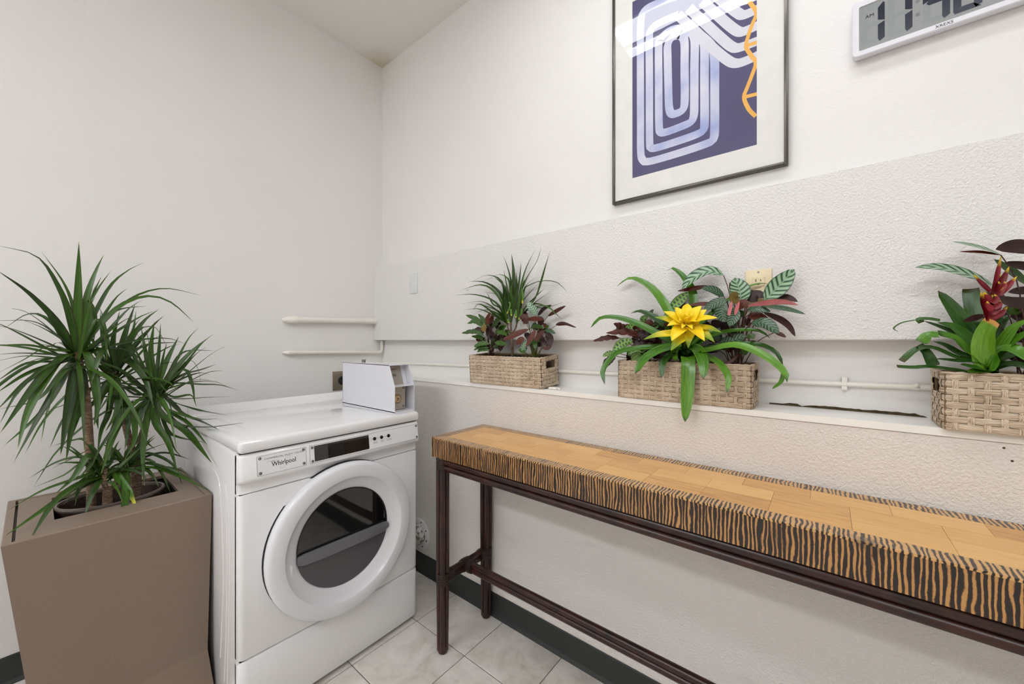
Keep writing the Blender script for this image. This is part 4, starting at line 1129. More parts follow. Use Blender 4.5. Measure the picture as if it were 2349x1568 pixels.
for zp, wd, yt in (
    ([(400, 330), (405, 30)], W_ * 1.15, 1.93), ([(440, 350), (490, 190), (535, 95)], W_ * 1.05, 1.98), ([(360, 430), (300, 270), (190, 110), (-10, 52)], W_ * .95, 1.80),
    ([(300, 460), (150, 300), (-20, 175)], W_ * 1.1, 1.83), ([(380, 400), (330, 250), (215, 85)], W_ * .5, 2.1), ([(450, 480), (560, 270), (650, 185), (735, 140)], W_ * .7, 2.05),
    ([(430, 420), (500, 280), (570, 180)], W_ * .6, 2.0), ([(330, 520), (230, 420), (140, 405), (25, 475)], W_ * .6, 2.05), ([(310, 530), (180, 445), (-10, 435)], W_ * .7, 1.86),
    ([(280, 590), (150, 565), (-20, 562)], W_ * .7, 1.84), ([(250, 612), (100, 605), (-20, 610)], W_ * .75, 1.90), ([(270, 630), (120, 620), (-20, 645)], W_ * .6, 2.0),
    ([(260, 650), (130, 660), (-20, 750)], W_ * .7, 1.84), ([(250, 670), (120, 720), (-20, 810)], W_ * .8, 1.82), ([(290, 660), (140, 750), (-20, 900)], W_ * .95, 1.80),
    ([(300, 640), (170, 780), (0, 1015)], W_ * 1.05, 1.78), ([(310, 640), (220, 760), (140, 920), (90, 1098)], W_ * 1.25, 1.74), ([(330, 720), (220, 900), (70, 1165)], W_ * .9, 1.82),
    ([(375, 750), (340, 950), (310, 1130)], W_ * 1.3, 1.82), ([(395, 760), (370, 960), (338, 1165)], W_ * 1.15, 1.85), ([(440, 600), (480, 720), (500, 880), (484, 978)], W_ * 1.35, 1.80),
    ([(520, 585), (505, 640), (470, 760)], W_ * .95, 1.86), ([(480, 500), (620, 360), (760, 312), (880, 345), (995, 445)], W_ * .85, 1.98), ([(470, 520), (600, 380), (720, 300), (860, 272), (1035, 308)], W_ * .5, 2.12),
    ([(460, 500), (600, 385), (755, 362)], W_ * .5, 2.15), ([(330, 690), (200, 840), (0, 890)], W_ * .8, 1.95), ([(350, 700), (220, 900), (20, 1080)], W_ * .8, 1.92),
    ([(440, 450), (480, 300), (522, 208)], W_ * .5, 2.1), ([(360, 600), (250, 570), (120, 640), (0, 700)], W_ * .5, 2.1), ([(420, 560), (500, 430), (540, 520), (550, 640)], W_ * .7, 1.88),
    ([(430, 700), (410, 880), (360, 1060)], W_ * 1.0, 1.88), ([(300, 720), (260, 800), (220, 880)], W_ * .8, 2.02), ([(460, 430), (450, 330), (490, 420), (480, 560)], W_ * .8, 1.95)):
    dleaf(h1, zp, wd, yt)
for zp, wd, yt in (
    ([(580, 560), (615, 385)], W_ * .9, 1.97), ([(640, 520), (695, 350)], W_ * 1.0, 2.0), ([(660, 560), (740, 440), (820, 375)], W_ * 1.05, 1.98), ([(690, 560), (770, 480), (835, 415)], W_ * .6, 2.1),
    ([(700, 500), (790, 470), (830, 520), (860, 580)], W_ * .7, 2.05), ([(640, 640), (740, 730), (790, 885)], W_ * 1.1, 1.84), ([(690, 670), (790, 730), (855, 800)], W_ * .8, 1.85),
    ([(570, 740), (520, 830), (480, 975)], W_ * .9, 1.9), ([(560, 720), (470, 650), (410, 720)], W_ * .7, 1.9), ([(540, 600), (520, 480), (515, 390)], W_ * .6, 2.05),
    ([(620, 560), (680, 500), (700, 380)], W_ * .7, 2.08), ([(560, 900), (520, 1000), (500, 1120)], W_ * .9, 1.86), ([(620, 900), (570, 1050), (520, 1222)], W_ * 1.4, 1.82),
    ([(560, 780), (480, 860), (370, 970)], W_ * .8, 1.92), ([(660, 620), (760, 560), (930, 548)], W_ * .6, 2.15), ([(600, 780), (600, 900), (540, 1010)], W_ * 1.0, 1.88),
    ([(500, 620), (560, 580), (680, 600), (720, 680)], W_ * .8, 1.9), ([(640, 840), (660, 960), (640, 1110)], W_ * 1.0, 1.88), ([(540, 770), (500, 900), (505, 1000)], W_ * .9, 1.87)):
    dleaf(h2, zp, wd, yt)
for zp, wd, yt in (
    ([(775, 620), (792, 440)], W_ * 1.0, 1.93), ([(850, 660), (920, 515)], W_ * 1.0, 1.95), ([(900, 690), (990, 590), (1068, 525)], W_ * 1.1, 1.92), ([(815, 600), (825, 450)], W_ * .6, 2.1),
    ([(930, 720), (1030, 690), (1112, 660)], W_ * .6, 2.1), ([(900, 760), (1030, 765), (1130, 768), (1225, 795)], W_ * .55, 2.1), ([(930, 840), (1060, 832), (1185, 826)], W_ * .5, 2.12),
    ([(880, 740), (950, 690), (985, 760), (1002, 865)], W_ * .85, 1.84), ([(900, 720), (970, 640), (1015, 680), (1030, 750)], W_ * .5, 2.05), ([(900, 860), (1030, 900), (1165, 922)], W_ * .6, 1.98),
    ([(900, 960), (1050, 985), (1250, 962)], W_ * .7, 1.85), ([(930, 910), (1020, 950), (1130, 998)], W_ * .7, 1.84), ([(830, 920), (960, 1010), (1092, 1172)], W_ * 1.2, 1.80),
    ([(800, 960), (860, 1060), (912, 1215)], W_ * 1.25, 1.82), ([(860, 900), (960, 960), (1070, 1080)], W_ * .8, 1.86), ([(745, 1000), (735, 1150), (742, 1285)], W_ * 1.05, 1.84),
    ([(700, 900), (690, 1050), (640, 1150)], W_ * 1.0, 1.86), ([(760, 660), (740, 560), (725, 470)], W_ * .8, 2.0), ([(730, 700), (680, 600), (660, 500)], W_ * .8, 1.95),
    ([(860, 720), (940, 600), (1100, 590)], W_ * .5, 2.15), ([(850, 980), (900, 1100), (940, 1140)], W_ * .6, 1.9), ([(890, 830), (980, 820), (1010, 880)], W_ * .6, 1.98),
    ([(700, 820), (620, 780), (560, 830), (500, 915)], W_ * .8, 1.88), ([(740, 880), (720, 960), (770, 1010)], W_ * .9, 1.86), ([(680, 760), (630, 700), (540, 650)], W_ * .8, 1.86),
    ([(860, 1000), (930, 1040), (1060, 1062)], W_ * .6, 1.84), ([(840, 880), (1000, 940), (1115, 940)], W_ * .6, 1.82)):
    dleaf(h3, zp, wd, yt)
for zp, wd, yt, mm in (
    ([(420, 1240), (220, 1310), (40, 1412)], W_ * .8, 1.80, MD), ([(400, 1290), (220, 1410), (15, 1550)], W_ * .9, 1.76, MD), ([(420, 1270), (280, 1370), (150, 1565)], W_ * 1.0, 1.72, MD),
    ([(510, 1260), (470, 1340), (433, 1445)], W_ * .95, 1.82, MD), ([(440, 1140), (300, 1160), (145, 1248)], W_ * .6, 2.0, MD), ([(430, 1170), (330, 1230), (180, 1290)], W_ * .6, 1.95, MD),
    ([(460, 1130), (380, 1240), (280, 1330)], W_ * 1.15, 1.84, MD), ([(450, 1060), (380, 1050), (270, 1080)], W_ * .6, 2.0, MD), ([(440, 1250), (400, 1320), (385, 1385)], W_ * .7, 1.86, MD),
    ([(500, 1140), (470, 1100), (400, 1130), (270, 1195)], W_ * .6, 2.05, MD), ([(560, 1120), (590, 1100), (620, 1130)], W_ * .6, 2.0, MD), ([(490, 1150), (460, 1190), (390, 1260)], W_ * .8, 1.84, MD)):
    dleaf(h4, zp, wd, yt, mm)
for zp, wd, yt, mm in (
    ([(600, 1225), (660, 1310), (705, 1405)], W_ * 1.15, 1.78, MY), ([(645, 1250), (640, 1380), (622, 1530)], W_ * 1.2, 1.715, MD), ([(780, 1190), (930, 1240), (1080, 1312)], W_ * .6, 1.80, MD),
    ([(740, 1120), (830, 1140), (900, 1190), (938, 1285)], W_ * .6, 1.85, MD), ([(760, 1150), (830, 1220), (880, 1330)], W_ * .5, 1.86, MD), ([(740, 1140), (850, 1115), (980, 1150)], W_ * .5, 1.98, MD),
    ([(760, 1170), (870, 1200), (1000, 1260)], W_ * .65, 1.84, MD), ([(600, 1110), (570, 1100), (540, 1140)], W_ * .6, 1.98, MD), ([(700, 1100), (740, 1060), (800, 1100)], W_ * .7, 1.9, MD),
    ([(660, 1100), (700, 1070), (720, 1000)], W_ * .8, 1.9, MD), ([(730, 1180), (790, 1240), (815, 1290)], W_ * .6, 1.88, MD), ([(600, 1150), (520, 1170), (480, 1230)], W_ * .8, 1.88, MD),
    ([(690, 1140), (760, 1100), (870, 1060)], W_ * .5, 2.05, MD), ([(580, 1190), (560, 1230), (575, 1270)], W_ * .6, 1.92, MD)):
    dleaf(h5, zp, wd, yt, mm)

# the denser crowns: shorter leaves between the long ones
def fill(head, count, lmin, lmax, wd, zlo, zhi):
    for k in range(count):
        a = k * 2.39996 + R.uniform(-.3, .3); el = R.uniform(zlo, zhi); L = R.uniform(lmin, lmax)
        d = Vector((math.cos(a) * math.cos(el), math.sin(a) * math.cos(el), math.sin(el)))
        hz = Vector((d.x, d.y, 0)); hz.normalize()
        b = head + Vector((0, 0, R.uniform(-.05, .005)))
        p1 = b + d * L * .45; droop = max(0, .75 - el) * L * .42
        p2 = b + d * L * .8 - Vector((0, 0, droop * .5)) ; p3 = b + d * L * .95 + hz * L * .05 - Vector((0, 0, droop * 1.25))
        P = [b, p1, p2, p3]
        if any(q.y > 2.295 or (q.z < .96 and q.x > .392) or (q.z < .72) for q in P): continue
        leaf('leaf', P, wd * R.uniform(.75, 1.1), MD, DP, 'blade', None, .3, 12, 0, R.uniform(-.5, .5))
fill(h1, 24, .2, .32, W_ * .65, -.5, 1.2); fill(h2, 24, .2, .3, W_ * .65, -.6, 1.2); fill(h3, 32, .2, .32, W_ * .62, -.6, 1.2)
fill(h4, 14, .1, .18, W_ * .6, -.1, 1.1); fill(h5, 14, .1, .18, W_ * .6, -.1, 1.1)

# ------------------------------------------------------------------ ledge plants
def make_xf(ox, oy, k): return lambda p, x: onx(ox + p[0] * k, oy + p[1] * k, x)
B1 = make_xf(1020, 550, .22957); B2 = make_xf(1340, 590, .24873); B3 = make_xf(2000, 520, .31244)
XMAX = XS - .006
def grow(root_obj, xf, pts, xs, half_z, scale, mats, shape='oval', facing=None, cup=.2, name='leaf', n=12, ruffle=0, twist=0, seed=0):
    """pts in zoomed photo coordinates, xs = depth x of each point; half_z = half width in the same zoomed units"""
    P = [xf(p, min(x, XMAX)) for p, x in zip(pts, xs)]
    mid = P[len(P) // 2]; D = mid.dot(FW)
    hw = half_z * scale / F * D
    return leaf(name, P, hw, mats, root_obj, shape, facing, cup, n, ruffle, twist, .0004, 4, seed)
def lin_x(a, b, n_): return [a + (b - a) * k / max(1, n_ - 1) for k in range(n_)]
CAMD = Vector((-.75, -.35, .35))
def pot(name, label, cx, cy, z0, r, h, mat, soil=True, grp=None):
    t = thing(name, (cx, cy, z0), label, 'pot', grp)
    m = MB(); m.lathe([(0, z0), (r * .8, z0), (r * .97, z0 + h * .9), (r * 1.04, z0 + h * .9), (r * 1.04, z0 + h), (r * .95, z0 + h), (r * .92, z0 + h * .8)], (cx, cy, 0), 'z', 26); sm(m.out('pot_body', mat, t))
    m = MB(); m.lathe([(r * .94, z0 + h * .86), (r * .5, z0 + h * .9), (0, z0 + h * .88)], (cx, cy, 0), 'z', 20); m.out('soil', 'soil', t)
    return t
ZB = 1.0545
K1, K2, K3 = .22957, .24873, .31244
pot('nursery_pot', 'tan nursery pot of the ruffled calathea beside the small dracaena', 1.3805, 1.245, 1.067, .047, .11, 'pot_tan')
pot('nursery_pot', 'black nursery pot of the small dracaena', 1.3805, 1.115, 1.067, .047, .113, 'pot_black')
pot('nursery_pot', 'black nursery pot of the maroon-leaved calathea beside the small dracaena', 1.3805, .99, 1.067, .047, .108, 'pot_black')
pot('nursery_pot', 'black nursery pot of the yellow-flowered bromeliad', 1.38, .375, ZB, .054, .108, 'pot_black')
pot('nursery_pot', 'black nursery pot of the dark ruffled calathea beside the yellow flower', 1.38, .505, ZB, .05, .106, 'pot_black')
pot('nursery_pot', 'black nursery pot of the striped calathea beside the yellow flower', 1.38, .245, ZB, .052, .108, 'pot_black')
pot('nursery_pot', 'black nursery pot of the red-flowered bromeliad', 1.37, -.315, ZB, .055, .105, 'pot_black')
pot('nursery_pot', 'black nursery pot of the dark-leaved calathea beside the red flower', 1.37, -.46, ZB, .055, .105, 'pot_black')

# small dracaena
T1 = thing('small_dracaena', (1.386, 1.115, 1.165), 'small three-stemmed dracaena in the tilted basket', 'plant')
xs0_ = 1.378
st0 = Vector((1.386, B1((675, 1100), 1.386).y, 1.163)); fk1 = B1((663, 935), xs0_)
stem_tube('trunk', [st0, B1((675, 1040), xs0_), fk1], (.0062, .0058), 'bark', T1)
hd = []
for a, b in (((632, 880), (628, 840)), ((662, 880), (662, 820)), ((705, 890), (722, 830))):
    hp = B1(b, xs0_ - .004); hd.append(hp); stem_tube('trunk', [fk1, B1(a, xs0_), hp], (.004, .0036), 'bark', T1)
for i_h, zp, hw, xt in (
    (0, [(560, 680), (450, 590), (280, 545), (100, 553)], 9, 1.30), (0, [(580, 640), (480, 500), (350, 450), (155, 505)], 10, 1.33), (0, [(590, 600), (500, 480), (380, 420), (240, 412)], 12, 1.36),
    (0, [(610, 600), (570, 420), (480, 360), (385, 360), (285, 415)], 9, 1.38), (1, [(660, 560), (640, 400), (540, 345), (420, 402)], 9, 1.38), (1, [(670, 480), (630, 280), (580, 150)], 8, 1.39),
    (1, [(690, 520), (690, 330), (668, 135)], 17, 1.375), (1, [(720, 560), (750, 380), (765, 208)], 9, 1.38), (2, [(740, 600), (800, 320), (905, 95)], 7, 1.395), (2, [(760, 520), (860, 320), (930, 200), (965, 70)], 11, 1.34),
    (2, [(900, 600), (960, 440), (1010, 260), (1055, 110)], 14, 1.30), (2, [(770, 600), (820, 450), (920, 370)], 9, 1.39), (1, [(730, 600), (800, 440), (855, 345)], 9, 1.37), (2, [(780, 520), (900, 430), (1040, 408), (1150, 440), (1230, 535)], 7, 1.37),
    (2, [(770, 640), (860, 520), (950, 420)], 9, 1.39), (2, [(800, 690), (920, 560), (1000, 480)], 11, 1.37), (2, [(820, 700), (940, 600), (1040, 525)], 15, 1.33), (2, [(850, 690), (1010, 680), (1180, 625)], 8, 1.38),
    (2, [(830, 700), (1010, 660), (1100, 730), (1170, 792)], 8, 1.34), (0, [(540, 720), (400, 660), (270, 632)], 10, 1.34), (0, [(520, 760), (350, 640), (280, 710)], 9, 1.32), (0, [(530, 740), (400, 700), (280, 748)], 9, 1.31),
    (0, [(550, 730), (380, 620), (180, 635)], 6, 1.38), (0, [(500, 760), (340, 690), (190, 700)], 6, 1.38), (0, [(590, 700), (540, 560), (400, 520)], 9, 1.37), (0, [(600, 620), (590, 470), (540, 390)], 15, 1.36),
    (1, [(640, 600), (600, 470), (490, 360)], 12, 1.34), (1, [(680, 640), (660, 520), (690, 400)], 16, 1.35), (2, [(740, 640), (760, 520), (800, 380)], 13, 1.36), (1, [(650, 680), (640, 560), (590, 295)], 8, 1.385),
    (2, [(800, 680), (900, 640), (1000, 660), (1060, 700)], 10, 1.33), (0, [(560, 690), (480, 640), (420, 520)], 9, 1.36), (1, [(700, 640), (720, 470), (715, 310)], 12, 1.34), (0, [(540, 780), (440, 760), (350, 830)], 8, 1.33)):
    leaf_pts = [hd[i_h]] + [B1(p, min(XMAX, hd[i_h].x + (xt - hd[i_h].x) * (k + 1) / len(zp))) for k, p in enumerate(zp)]
    leaf('leaf', leaf_pts, hw * K1 / F * 2.8, MD, T1, 'blade', None, .3, 12, 0, R.uniform(-.4, .4))
for zp, hw in (([(640, 620), (655, 640), (640, 700), (618, 740)], 11), ([(715, 700), (712, 780)], 14), ([(775, 490), (780, 560), (775, 640)], 14), ([(660, 690), (668, 760)], 13), ([(770, 690), (765, 740), (740, 800)], 15), ([(632, 790), (640, 830)], 16)):
    leaf('leaf', [B1(p, 1.335) for p in zp], hw * K1 / F * 1.5, ['dracaena_yellow', 'dracaena_back'], T1, 'strap', CAMD, .2, 8)

def calathea(name, label, xf, kz, root_p, leaves, stem_mat, base, cat='plant'):
    """leaves: (base pt, [mid pts], tip pt, half width, depth base, depth tip, mats, options)"""
    t = thing(name, base, label, cat)
    for k, L in enumerate(leaves):
        pts, hw, xa_, xb_, mats = L[:5]; opt = L[5] if len(L) > 5 else {}
        xs = lin_x(xa_, xb_, len(pts)); facing = opt.get('facing', CAMD)
        lf = grow(t, xf, pts, xs, hw, kz, mats, opt.get('shape', 'oval'), facing, opt.get('cup', .15), 'leaf', 12, opt.get('ruffle', 0), opt.get('twist', 0), k)
        if opt.get('stem', True):
            p0 = xf(pts[0], min(XMAX, xa_)); p1 = xf(pts[1] if len(pts) > 1 else pts[0], min(XMAX, xa_))
            rp = Vector(root_p) + Vector((R.uniform(-.012, .012), R.uniform(-.014, .014), 0))
            mid = rp.lerp(p0, .55) + Vector((0, 0, .25 * abs(p0.z - rp.z) if p0.z > rp.z else .03)); mid = Vector((min(mid.x, XMAX), mid.y, min(mid.z, max(p0.z, rp.z + .02) + .01)))
            stem_tube('stem', [rp, rp.lerp(mid, .6) + Vector((0, 0, .004)), mid, p0], (.0017, .0012), opt.get('smat', stem_mat), t, 6, 9)
    return t
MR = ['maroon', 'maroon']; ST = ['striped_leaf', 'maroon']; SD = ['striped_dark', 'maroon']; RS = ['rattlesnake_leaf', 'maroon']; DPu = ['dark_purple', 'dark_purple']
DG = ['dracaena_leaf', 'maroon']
calathea('maroon_calathea', 'calathea with maroon leaf undersides in the tilted basket', B1, K1, (1.383, B1((890, 1150), 1.383).y, 1.16), [
    ([(1030, 762), (1110, 715), (1212, 658)], 24, 1.37, 1.35, MR), ([(1112, 852), (1200, 830), (1316, 872)], 38, 1.36, 1.30, MR, {'facing': (-.6, -.3, -.75)}),
    ([(822, 842), (795, 775), (745, 775)], 40, 1.34, 1.33, MR), ([(825, 790), (900, 790), (985, 800)], 28, 1.35, 1.33, MR), ([(842, 892), (720, 940), (578, 1003)], 32, 1.34, 1.30, MR),
    ([(800, 985), (760, 1000), (712, 1045)], 34, 1.33, 1.32, MR), ([(908, 898), (870, 970), (815, 1060)], 28, 1.33, 1.31, MR), ([(1000, 905), (950, 950), (900, 1010)], 30, 1.33, 1.32, MR),
    ([(1020, 925), (1050, 990), (1050, 1070)], 40, 1.36, 1.34, DPu), ([(1070, 1050), (1030, 1080), (975, 1075)], 24, 1.34, 1.33, MR), ([(912, 752), (880, 690), (825, 622)], 44, 1.35, 1.34, ST, {'cup': .3}),
    ([(1000, 900), (1050, 908), (1108, 938)], 22, 1.34, 1.32, ['striped_dark', 'maroon']), ([(800, 1132), (790, 1070), (825, 1005)], 30, 1.33, 1.32, ST), ([(740, 1095), (775, 1110), (805, 1135)], 22, 1.325, 1.32, DG),
    ([(950, 860), (960, 800), (920, 770)], 34, 1.36, 1.35, DPu), ([(930, 760), (990, 690), (1070, 650)], 22, 1.37, 1.37, DPu), ([(860, 880), (900, 860), (990, 880)], 26, 1.34, 1.33, DG), ([(1010, 880), (1030, 860), (1035, 850)], 18, 1.36, 1.36, DG),
    ([(780, 720), (800, 750), (820, 790)], 30, 1.36, 1.35, DPu), ([(960, 950), (985, 1010), (990, 1060)], 24, 1.36, 1.35, DPu), ([(800, 930), (830, 960), (840, 1010)], 30, 1.36, 1.35, DPu), ([(870, 1000), (900, 1040), (905, 1090)], 26, 1.34, 1.33, DG)],
    'stem_green', (1.386, .99, 1.16))
calathea('ruffled_calathea', 'ruffled green calathea beside the small dracaena', B1, K1, (1.383, B1((460, 1130), 1.383).y, 1.165), [
    ([(400, 860), (310, 790), (210, 748)], 26, 1.35, 1.31, DG, {'ruffle': .35}), ([(385, 870), (310, 815), (225, 835)], 24, 1.34, 1.30, DG, {'ruffle': .35}), ([(400, 960), (300, 915), (168, 932)], 26, 1.33, 1.28, DG, {'ruffle': .35}),
    ([(420, 1000), (340, 970), (268, 962)], 22, 1.35, 1.32, DG, {'ruffle': .3}), ([(450, 1040), (370, 1035), (292, 1068)], 28, 1.34, 1.31, DG, {'ruffle': .3}), ([(440, 1075), (350, 1075), (288, 1102)], 20, 1.34, 1.31, DG, {'ruffle': .3}),
    ([(450, 1100), (380, 1095), (320, 1118)], 20, 1.34, 1.32, DG, {'ruffle': .3}), ([(430, 850), (430, 790), (456, 722)], 24, 1.35, 1.34, MR), ([(395, 930), (340, 895), (298, 892)], 30, 1.35, 1.33, MR, {'ruffle': .3}),
    ([(450, 870), (400, 810), (335, 738)], 22, 1.37, 1.36, DG, {'ruffle': .3}), ([(480, 870), (520, 820), (560, 780)], 36, 1.37, 1.36, DG, {'ruffle': .3}), ([(500, 940), (560, 900), (620, 850)], 34, 1.36, 1.35, DG, {'ruffle': .3}),
    ([(520, 920), (570, 925), (625, 955)], 26, 1.34, 1.33, DG, {'ruffle': .3}), ([(500, 1020), (550, 1030), (625, 1045)], 30, 1.33, 1.32, DG, {'ruffle': .3}), ([(440, 840), (470, 800), (480, 740)], 26, 1.375, 1.37, MR),
    ([(400, 840), (390, 880), (400, 920)], 26, 1.345, 1.33, ['brown_leaf', 'maroon']), ([(470, 900), (450, 850), (430, 790)], 36, 1.38, 1.38, DPu), ([(480, 1000), (450, 930), (420, 880)], 40, 1.375, 1.375, DPu),
    ([(520, 1060), (560, 980), (590, 920)], 40, 1.38, 1.38, DPu), ([(500, 1080), (500, 1000), (520, 930)], 40, 1.37, 1.37, DPu), ([(540, 900), (530, 850), (500, 800)], 36, 1.385, 1.385, DPu), ([(400, 1000), (350, 1000), (310, 990)], 24, 1.37, 1.35, MR, {'ruffle': .3}), ([(560, 1110), (560, 1060), (600, 990)], 34, 1.375, 1.37, DPu)],
    'stem_red', (1.386, 1.245, 1.165))

# yellow bromeliad
T2 = thing('yellow_bromeliad', (1.38, .375, 1.155), 'bromeliad with a yellow star flower and arching strap leaves', 'plant')
cz2 = lambda x: B2((935, 930), x)
BMt = ['brom_leaf', 'brom_dark']; BDk = ['brom_dark', 'brom_dark']
c0 = Vector((1.372, B2((935, 930), 1.372).y, 1.156))
for zp, hw, xt, mm in (
    ([(925, 880), (900, 800), (880, 760)], 46, 1.30, BMt), ([(960, 880), (990, 790), (1030, 740)], 46, 1.30, BMt), ([(940, 900), (880, 850), (830, 850)], 50, 1.28, BMt), ([(950, 900), (1000, 870), (1080, 870)], 46, 1.28, BMt), ([(935, 900), (930, 850), (950, 800)], 40, 1.29, BDk),
    ([(830, 820), (600, 670), (350, 570), (160, 562), (60, 650)], 46, 1.27, BMt), ([(880, 720), (740, 440), (600, 270), (430, 195), (302, 268)], 44, 1.375, BMt), ([(970, 700), (1010, 380), (930, 200), (820, 103), (765, 122)], 40, 1.39, BMt),
    ([(870, 780), (780, 650), (640, 555), (520, 500), (430, 516)], 44, 1.36, BDk), ([(800, 840), (650, 832), (480, 845), (300, 890), (175, 1040), (190, 1172)], 40, 1.25, BMt), ([(860, 840), (720, 850), (560, 940), (470, 1072)], 58, 1.23, BMt),
    ([(850, 880), (770, 920), (722, 990), (715, 1112)], 36, 1.27, BDk), ([(950, 915), (960, 1000), (952, 1250), (930, 1518)], 60, 1.262, BMt), ([(955, 850), (1040, 850), (1095, 970), (1100, 1122)], 58, 1.25, BMt),
    ([(1060, 900), (1150, 925), (1250, 985), (1330, 1110), (1315, 1252)], 38, 1.25, BMt), ([(1040, 880), (1150, 860), (1400, 815), (1650, 905), (1840, 1050), (1872, 1150)], 52, 1.21, BMt), ([(1050, 870), (1200, 830), (1430, 800), (1620, 810), (1770, 880), (1835, 1000)], 36, 1.32, BDk),
    ([(1000, 850), (1150, 740), (1300, 690), (1480, 672), (1620, 682), (1712, 742)], 34, 1.35, BMt), ([(1010, 700), (1150, 540), (1350, 380), (1500, 280), (1600, 245), (1690, 240)], 26, 1.39, BMt), ([(900, 800), (830, 880), (840, 930), (850, 955)], 40, 1.29, BMt),
    ([(1130, 860), (1300, 850), (1330, 860)], 26, 1.33, BDk), ([(1010, 780), (1080, 620), (1180, 520), (1250, 450)], 40, 1.385, BDk), ([(980, 820), (1130, 700), (1250, 690)], 36, 1.36, BMt), ([(850, 820), (720, 740), (640, 700)], 40, 1.36, BDk), ([(880, 850), (820, 860), (760, 880)], 36, 1.33, BDk), ([(1840, 1060), (1815, 1150), (1735, 1212)], 20, 1.24, BMt)):
    first = zp[0]
    P = [c0 + (B2(first, 1.345) - c0) * .05] if first != (1840, 1060) else []
    k = len(zp)
    P += [B2(p, min(XMAX, 1.345 + (xt - 1.345) * ((q + 1) / k) ** .8)) if first != (1840, 1060) else B2(p, 1.232) for q, p in enumerate(zp)]
    D = P[len(P) // 2].dot(FW)
    leaf('leaf', P, hw * K2 / F * D, mm, T2, 'strap', None, .28, 18, 0, 0, .0006)
fcx = (945, 600); xf0 = 1.285
fl2 = stem_tube('flower_stem', [c0, B2((935, 820), 1.32), B2((945, 700), 1.292), B2((945, 640), xf0 + .004)], (.008, .007), 'stem_green', T2)
YB = ['yellow_bract', 'yellow_bract']; YG = ['yellow_green', 'yellow_green']
for tip, bs, hw, xt, mm, name_ in (
    ((955, 425), (950, 560), 50, 1.32, YB, 'bract'), ((1082, 448), (985, 570), 48, 1.30, YB, 'bract'), ((845, 458), (915, 570), 40, 1.31, YB, 'bract'), ((735, 498), (890, 590), 46, 1.29, YB, 'bract'), ((650, 552), (860, 610), 44, 1.28, YG, 'bract'),
    ((765, 632), (900, 610), 42, 1.25, YB, 'bract'), ((805, 770), (915, 640), 62, 1.235, YB, 'bract'), ((1112, 772), (985, 640), 62, 1.235, YB, 'bract'), ((1205, 785), (1020, 650), 52, 1.255, YG, 'bract'), ((1232, 558), (1000, 600), 50, 1.27, YB, 'bract'),
    ((1130, 480), (1010, 600), 52, 1.30, YB, 'bract'), ((1268, 692), (1060, 650), 44, 1.28, YG, 'bract'), ((545, 758), (830, 700), 44, 1.26, YG, 'bract'), ((800, 862), (930, 720), 56, 1.255, YG, 'bract'), ((960, 835), (975, 700), 40, 1.27, YG, 'bract'),
    ((900, 510), (935, 590), 30, 1.275, YB, 'bract'), ((1000, 520), (960, 590), 34, 1.27, YB, 'bract'), ((870, 580), (935, 605), 30, 1.262, YB, 'bract'), ((1040, 590), (960, 610), 32, 1.26, YB, 'bract'), ((900, 655), (942, 620), 28, 1.258, YB, 'bract'), ((1000, 665), (955, 620), 30, 1.255, YB, 'bract'), ((948, 560), (948, 605), 22, 1.265, YB, 'bract')):
    a = B2(bs, xf0 + .002); z_ = B2(tip, xt); mid = a.lerp(z_, .5) + Vector((-.006, 0, .004))
    D = mid.dot(FW)
    leaf('bract', [a.lerp(B2(fcx, xf0), .6), a, mid, z_], hw * K2 / F * D, mm, T2, 'petal', CAMD + Vector((0, 0, .5)), .35, 10)
